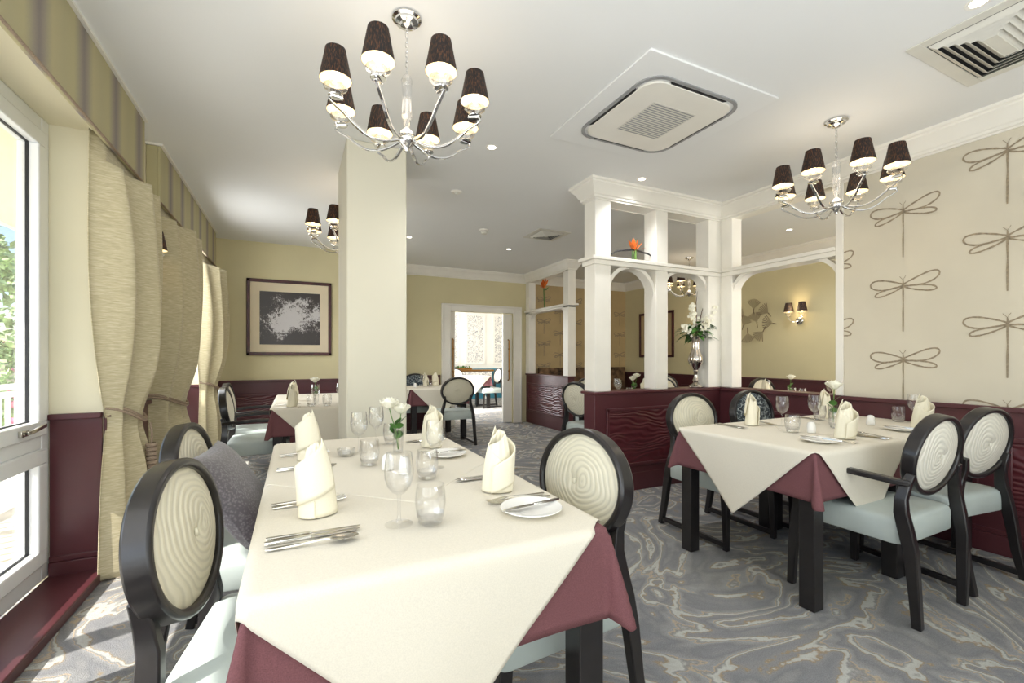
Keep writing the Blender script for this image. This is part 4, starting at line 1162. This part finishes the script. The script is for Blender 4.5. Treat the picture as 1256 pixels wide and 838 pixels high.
for k, (dx, dy, dz, h) in enumerate(((-.35,-.2,.9,.24),(.45,-.2,.8,.26),(.05,.2,1,.26),(-.75,-.2,.35,.17),(.85,-.1,.4,.22),(-.1,-.6,.5,.16))):
    mb = MB(); D = Vector((dx,dy,dz)).normalized()
    for i in range(30):
        q = random.uniform(.25,1); w_ = .04*(1.15-q)+.008
        c = D*(h*q+.05) + Vector((random.uniform(-w_,w_),random.uniform(-w_,w_),random.uniform(-w_,w_)))
        for j in range(5):
            b = 2*pi*j/5+i; d = Vector((cos(b)*.015, -.005, sin(b)*.015)); s_ = Vector((-sin(b)*.007,0,cos(b)*.007))
            mb.add([c, c+d*.6+s_, c+d, c+d*.6-s_], [(0,1,2,3)])
    obj('blossom_spray', mb, M['petal'], t, smooth=False, label='white blossom spray', kind='stuff')
for k, (x1, z1) in enumerate(((.16,.44),(.25,.36),(.02,.40),(.30,.28))):
    obj('twig', MB().tube([(0,0,0),(x1*.4,.0,z1*.5),(x1*.7,.01,z1*.75),(x1,.0,z1)], [.004,.003,.0025,.001], 6), M['twig'], t)

# bird of paradise flowers standing on the partition rails
def strelitzia(loc, rz, label, hang=0):
    t = thing('strelitzia_flower', label, 'flower', loc, rz)
    obj('stem', MB().tube([(0,0,0),(.01,0,.12),(.02,0,.24)] if not hang else [(0,0,0),(0,0,.08),(.01,0,.16)], .007, 8), M['leaf'], t)
    z = .24 if not hang else .10
    mb = MB()
    for a in (25,50,75,105,130): leaf(mb, (.02,0,z), (cos(radians(a)),.15*sin(a),sin(radians(a))), .14, .022, .1)
    obj('petal', mb, M['orange'], t, kind='stuff')
    obj('spathe', MB().tube([(.02,0,z-.01),(-.05,0,z-.02),(-.12,0,z+.0)] if not hang else [(.03,0,0),(.03,0,.12),(.03,0,.22)], [.013,.010,.001], 8), M['stem'], t)
    if hang:
        obj('leaf_stalk', MB().tube([(-.28,0,.03),(-.18,0,.085),(0,0,.115),(.18,0,.095),(.30,0,.05)], [.004,.008,.009,.008,.004], 8), M['gap'], t, label='dark arched stalk')
    return t
strelitzia((3.93,6.85,2.05), pi/2, 'orange bird of paradise flower upright on the far partition rail').scale = (1.3,1.3,1.5)
strelitzia((2.80,3.25,2.075), 0, 'orange flower with a dark arched stalk on the near partition rail', 1)

# next room console table
t = thing('console_table', 'ornate white console table against the teal panelling of the next room', 'console table', (4.35,11.95,0))
obj('top', MB().box(-.75,-.2,.80,.75,.15,.85), M['brass'], t, bevel=.01)
obj('frieze', MB().box(-.70,-.17,.62,.70,.12,.80), M['mural'], t, bevel=.004)
for sx in (-1,1):
    for y in (-.14,.10):
        obj('leg', MB().tube([(sx*.62,y,0),(sx*.58,y,.1),(sx*.55,y,.25),(sx*.64,y,.45),(sx*.66,y,.62)], [.03,.02,.022,.035,.045], 8), M['china'], t)
t = thing('potted_plant', 'leafy plant on the console table in the next room', 'plant', (4.0,12.0,.85))
mb = MB()
for i in range(60):
    a = random.uniform(0,6.28); leaf(mb, (random.uniform(-.5,.5),0,.02), (cos(a)*.5,sin(a)*.4,.8), .16, .02)
obj('leaf', mb, M['leaf'], t, kind='stuff')
obj('planter', MB().box(-.5,-.06,0,.5,.06,.05), M['brass'], t)

# patterned banquette in the inner room under the gold wallpaper
t = thing('banquette', 'patterned upholstered bench along the gold papered inner room wall', 'bench', (4.9,7.15,0))
obj('seat', MB().box(-.8,-.25,.1,1.2,.25,.46), M['maroon'], t, bevel=.02)
obj('plinth', MB().box(-.78,-.2,0,1.18,.22,.1), M['black'], t)
obj('backrest', MB().box(-.8,.15,.46,1.2,.26,1.0), M['checker'], t, bevel=.02)
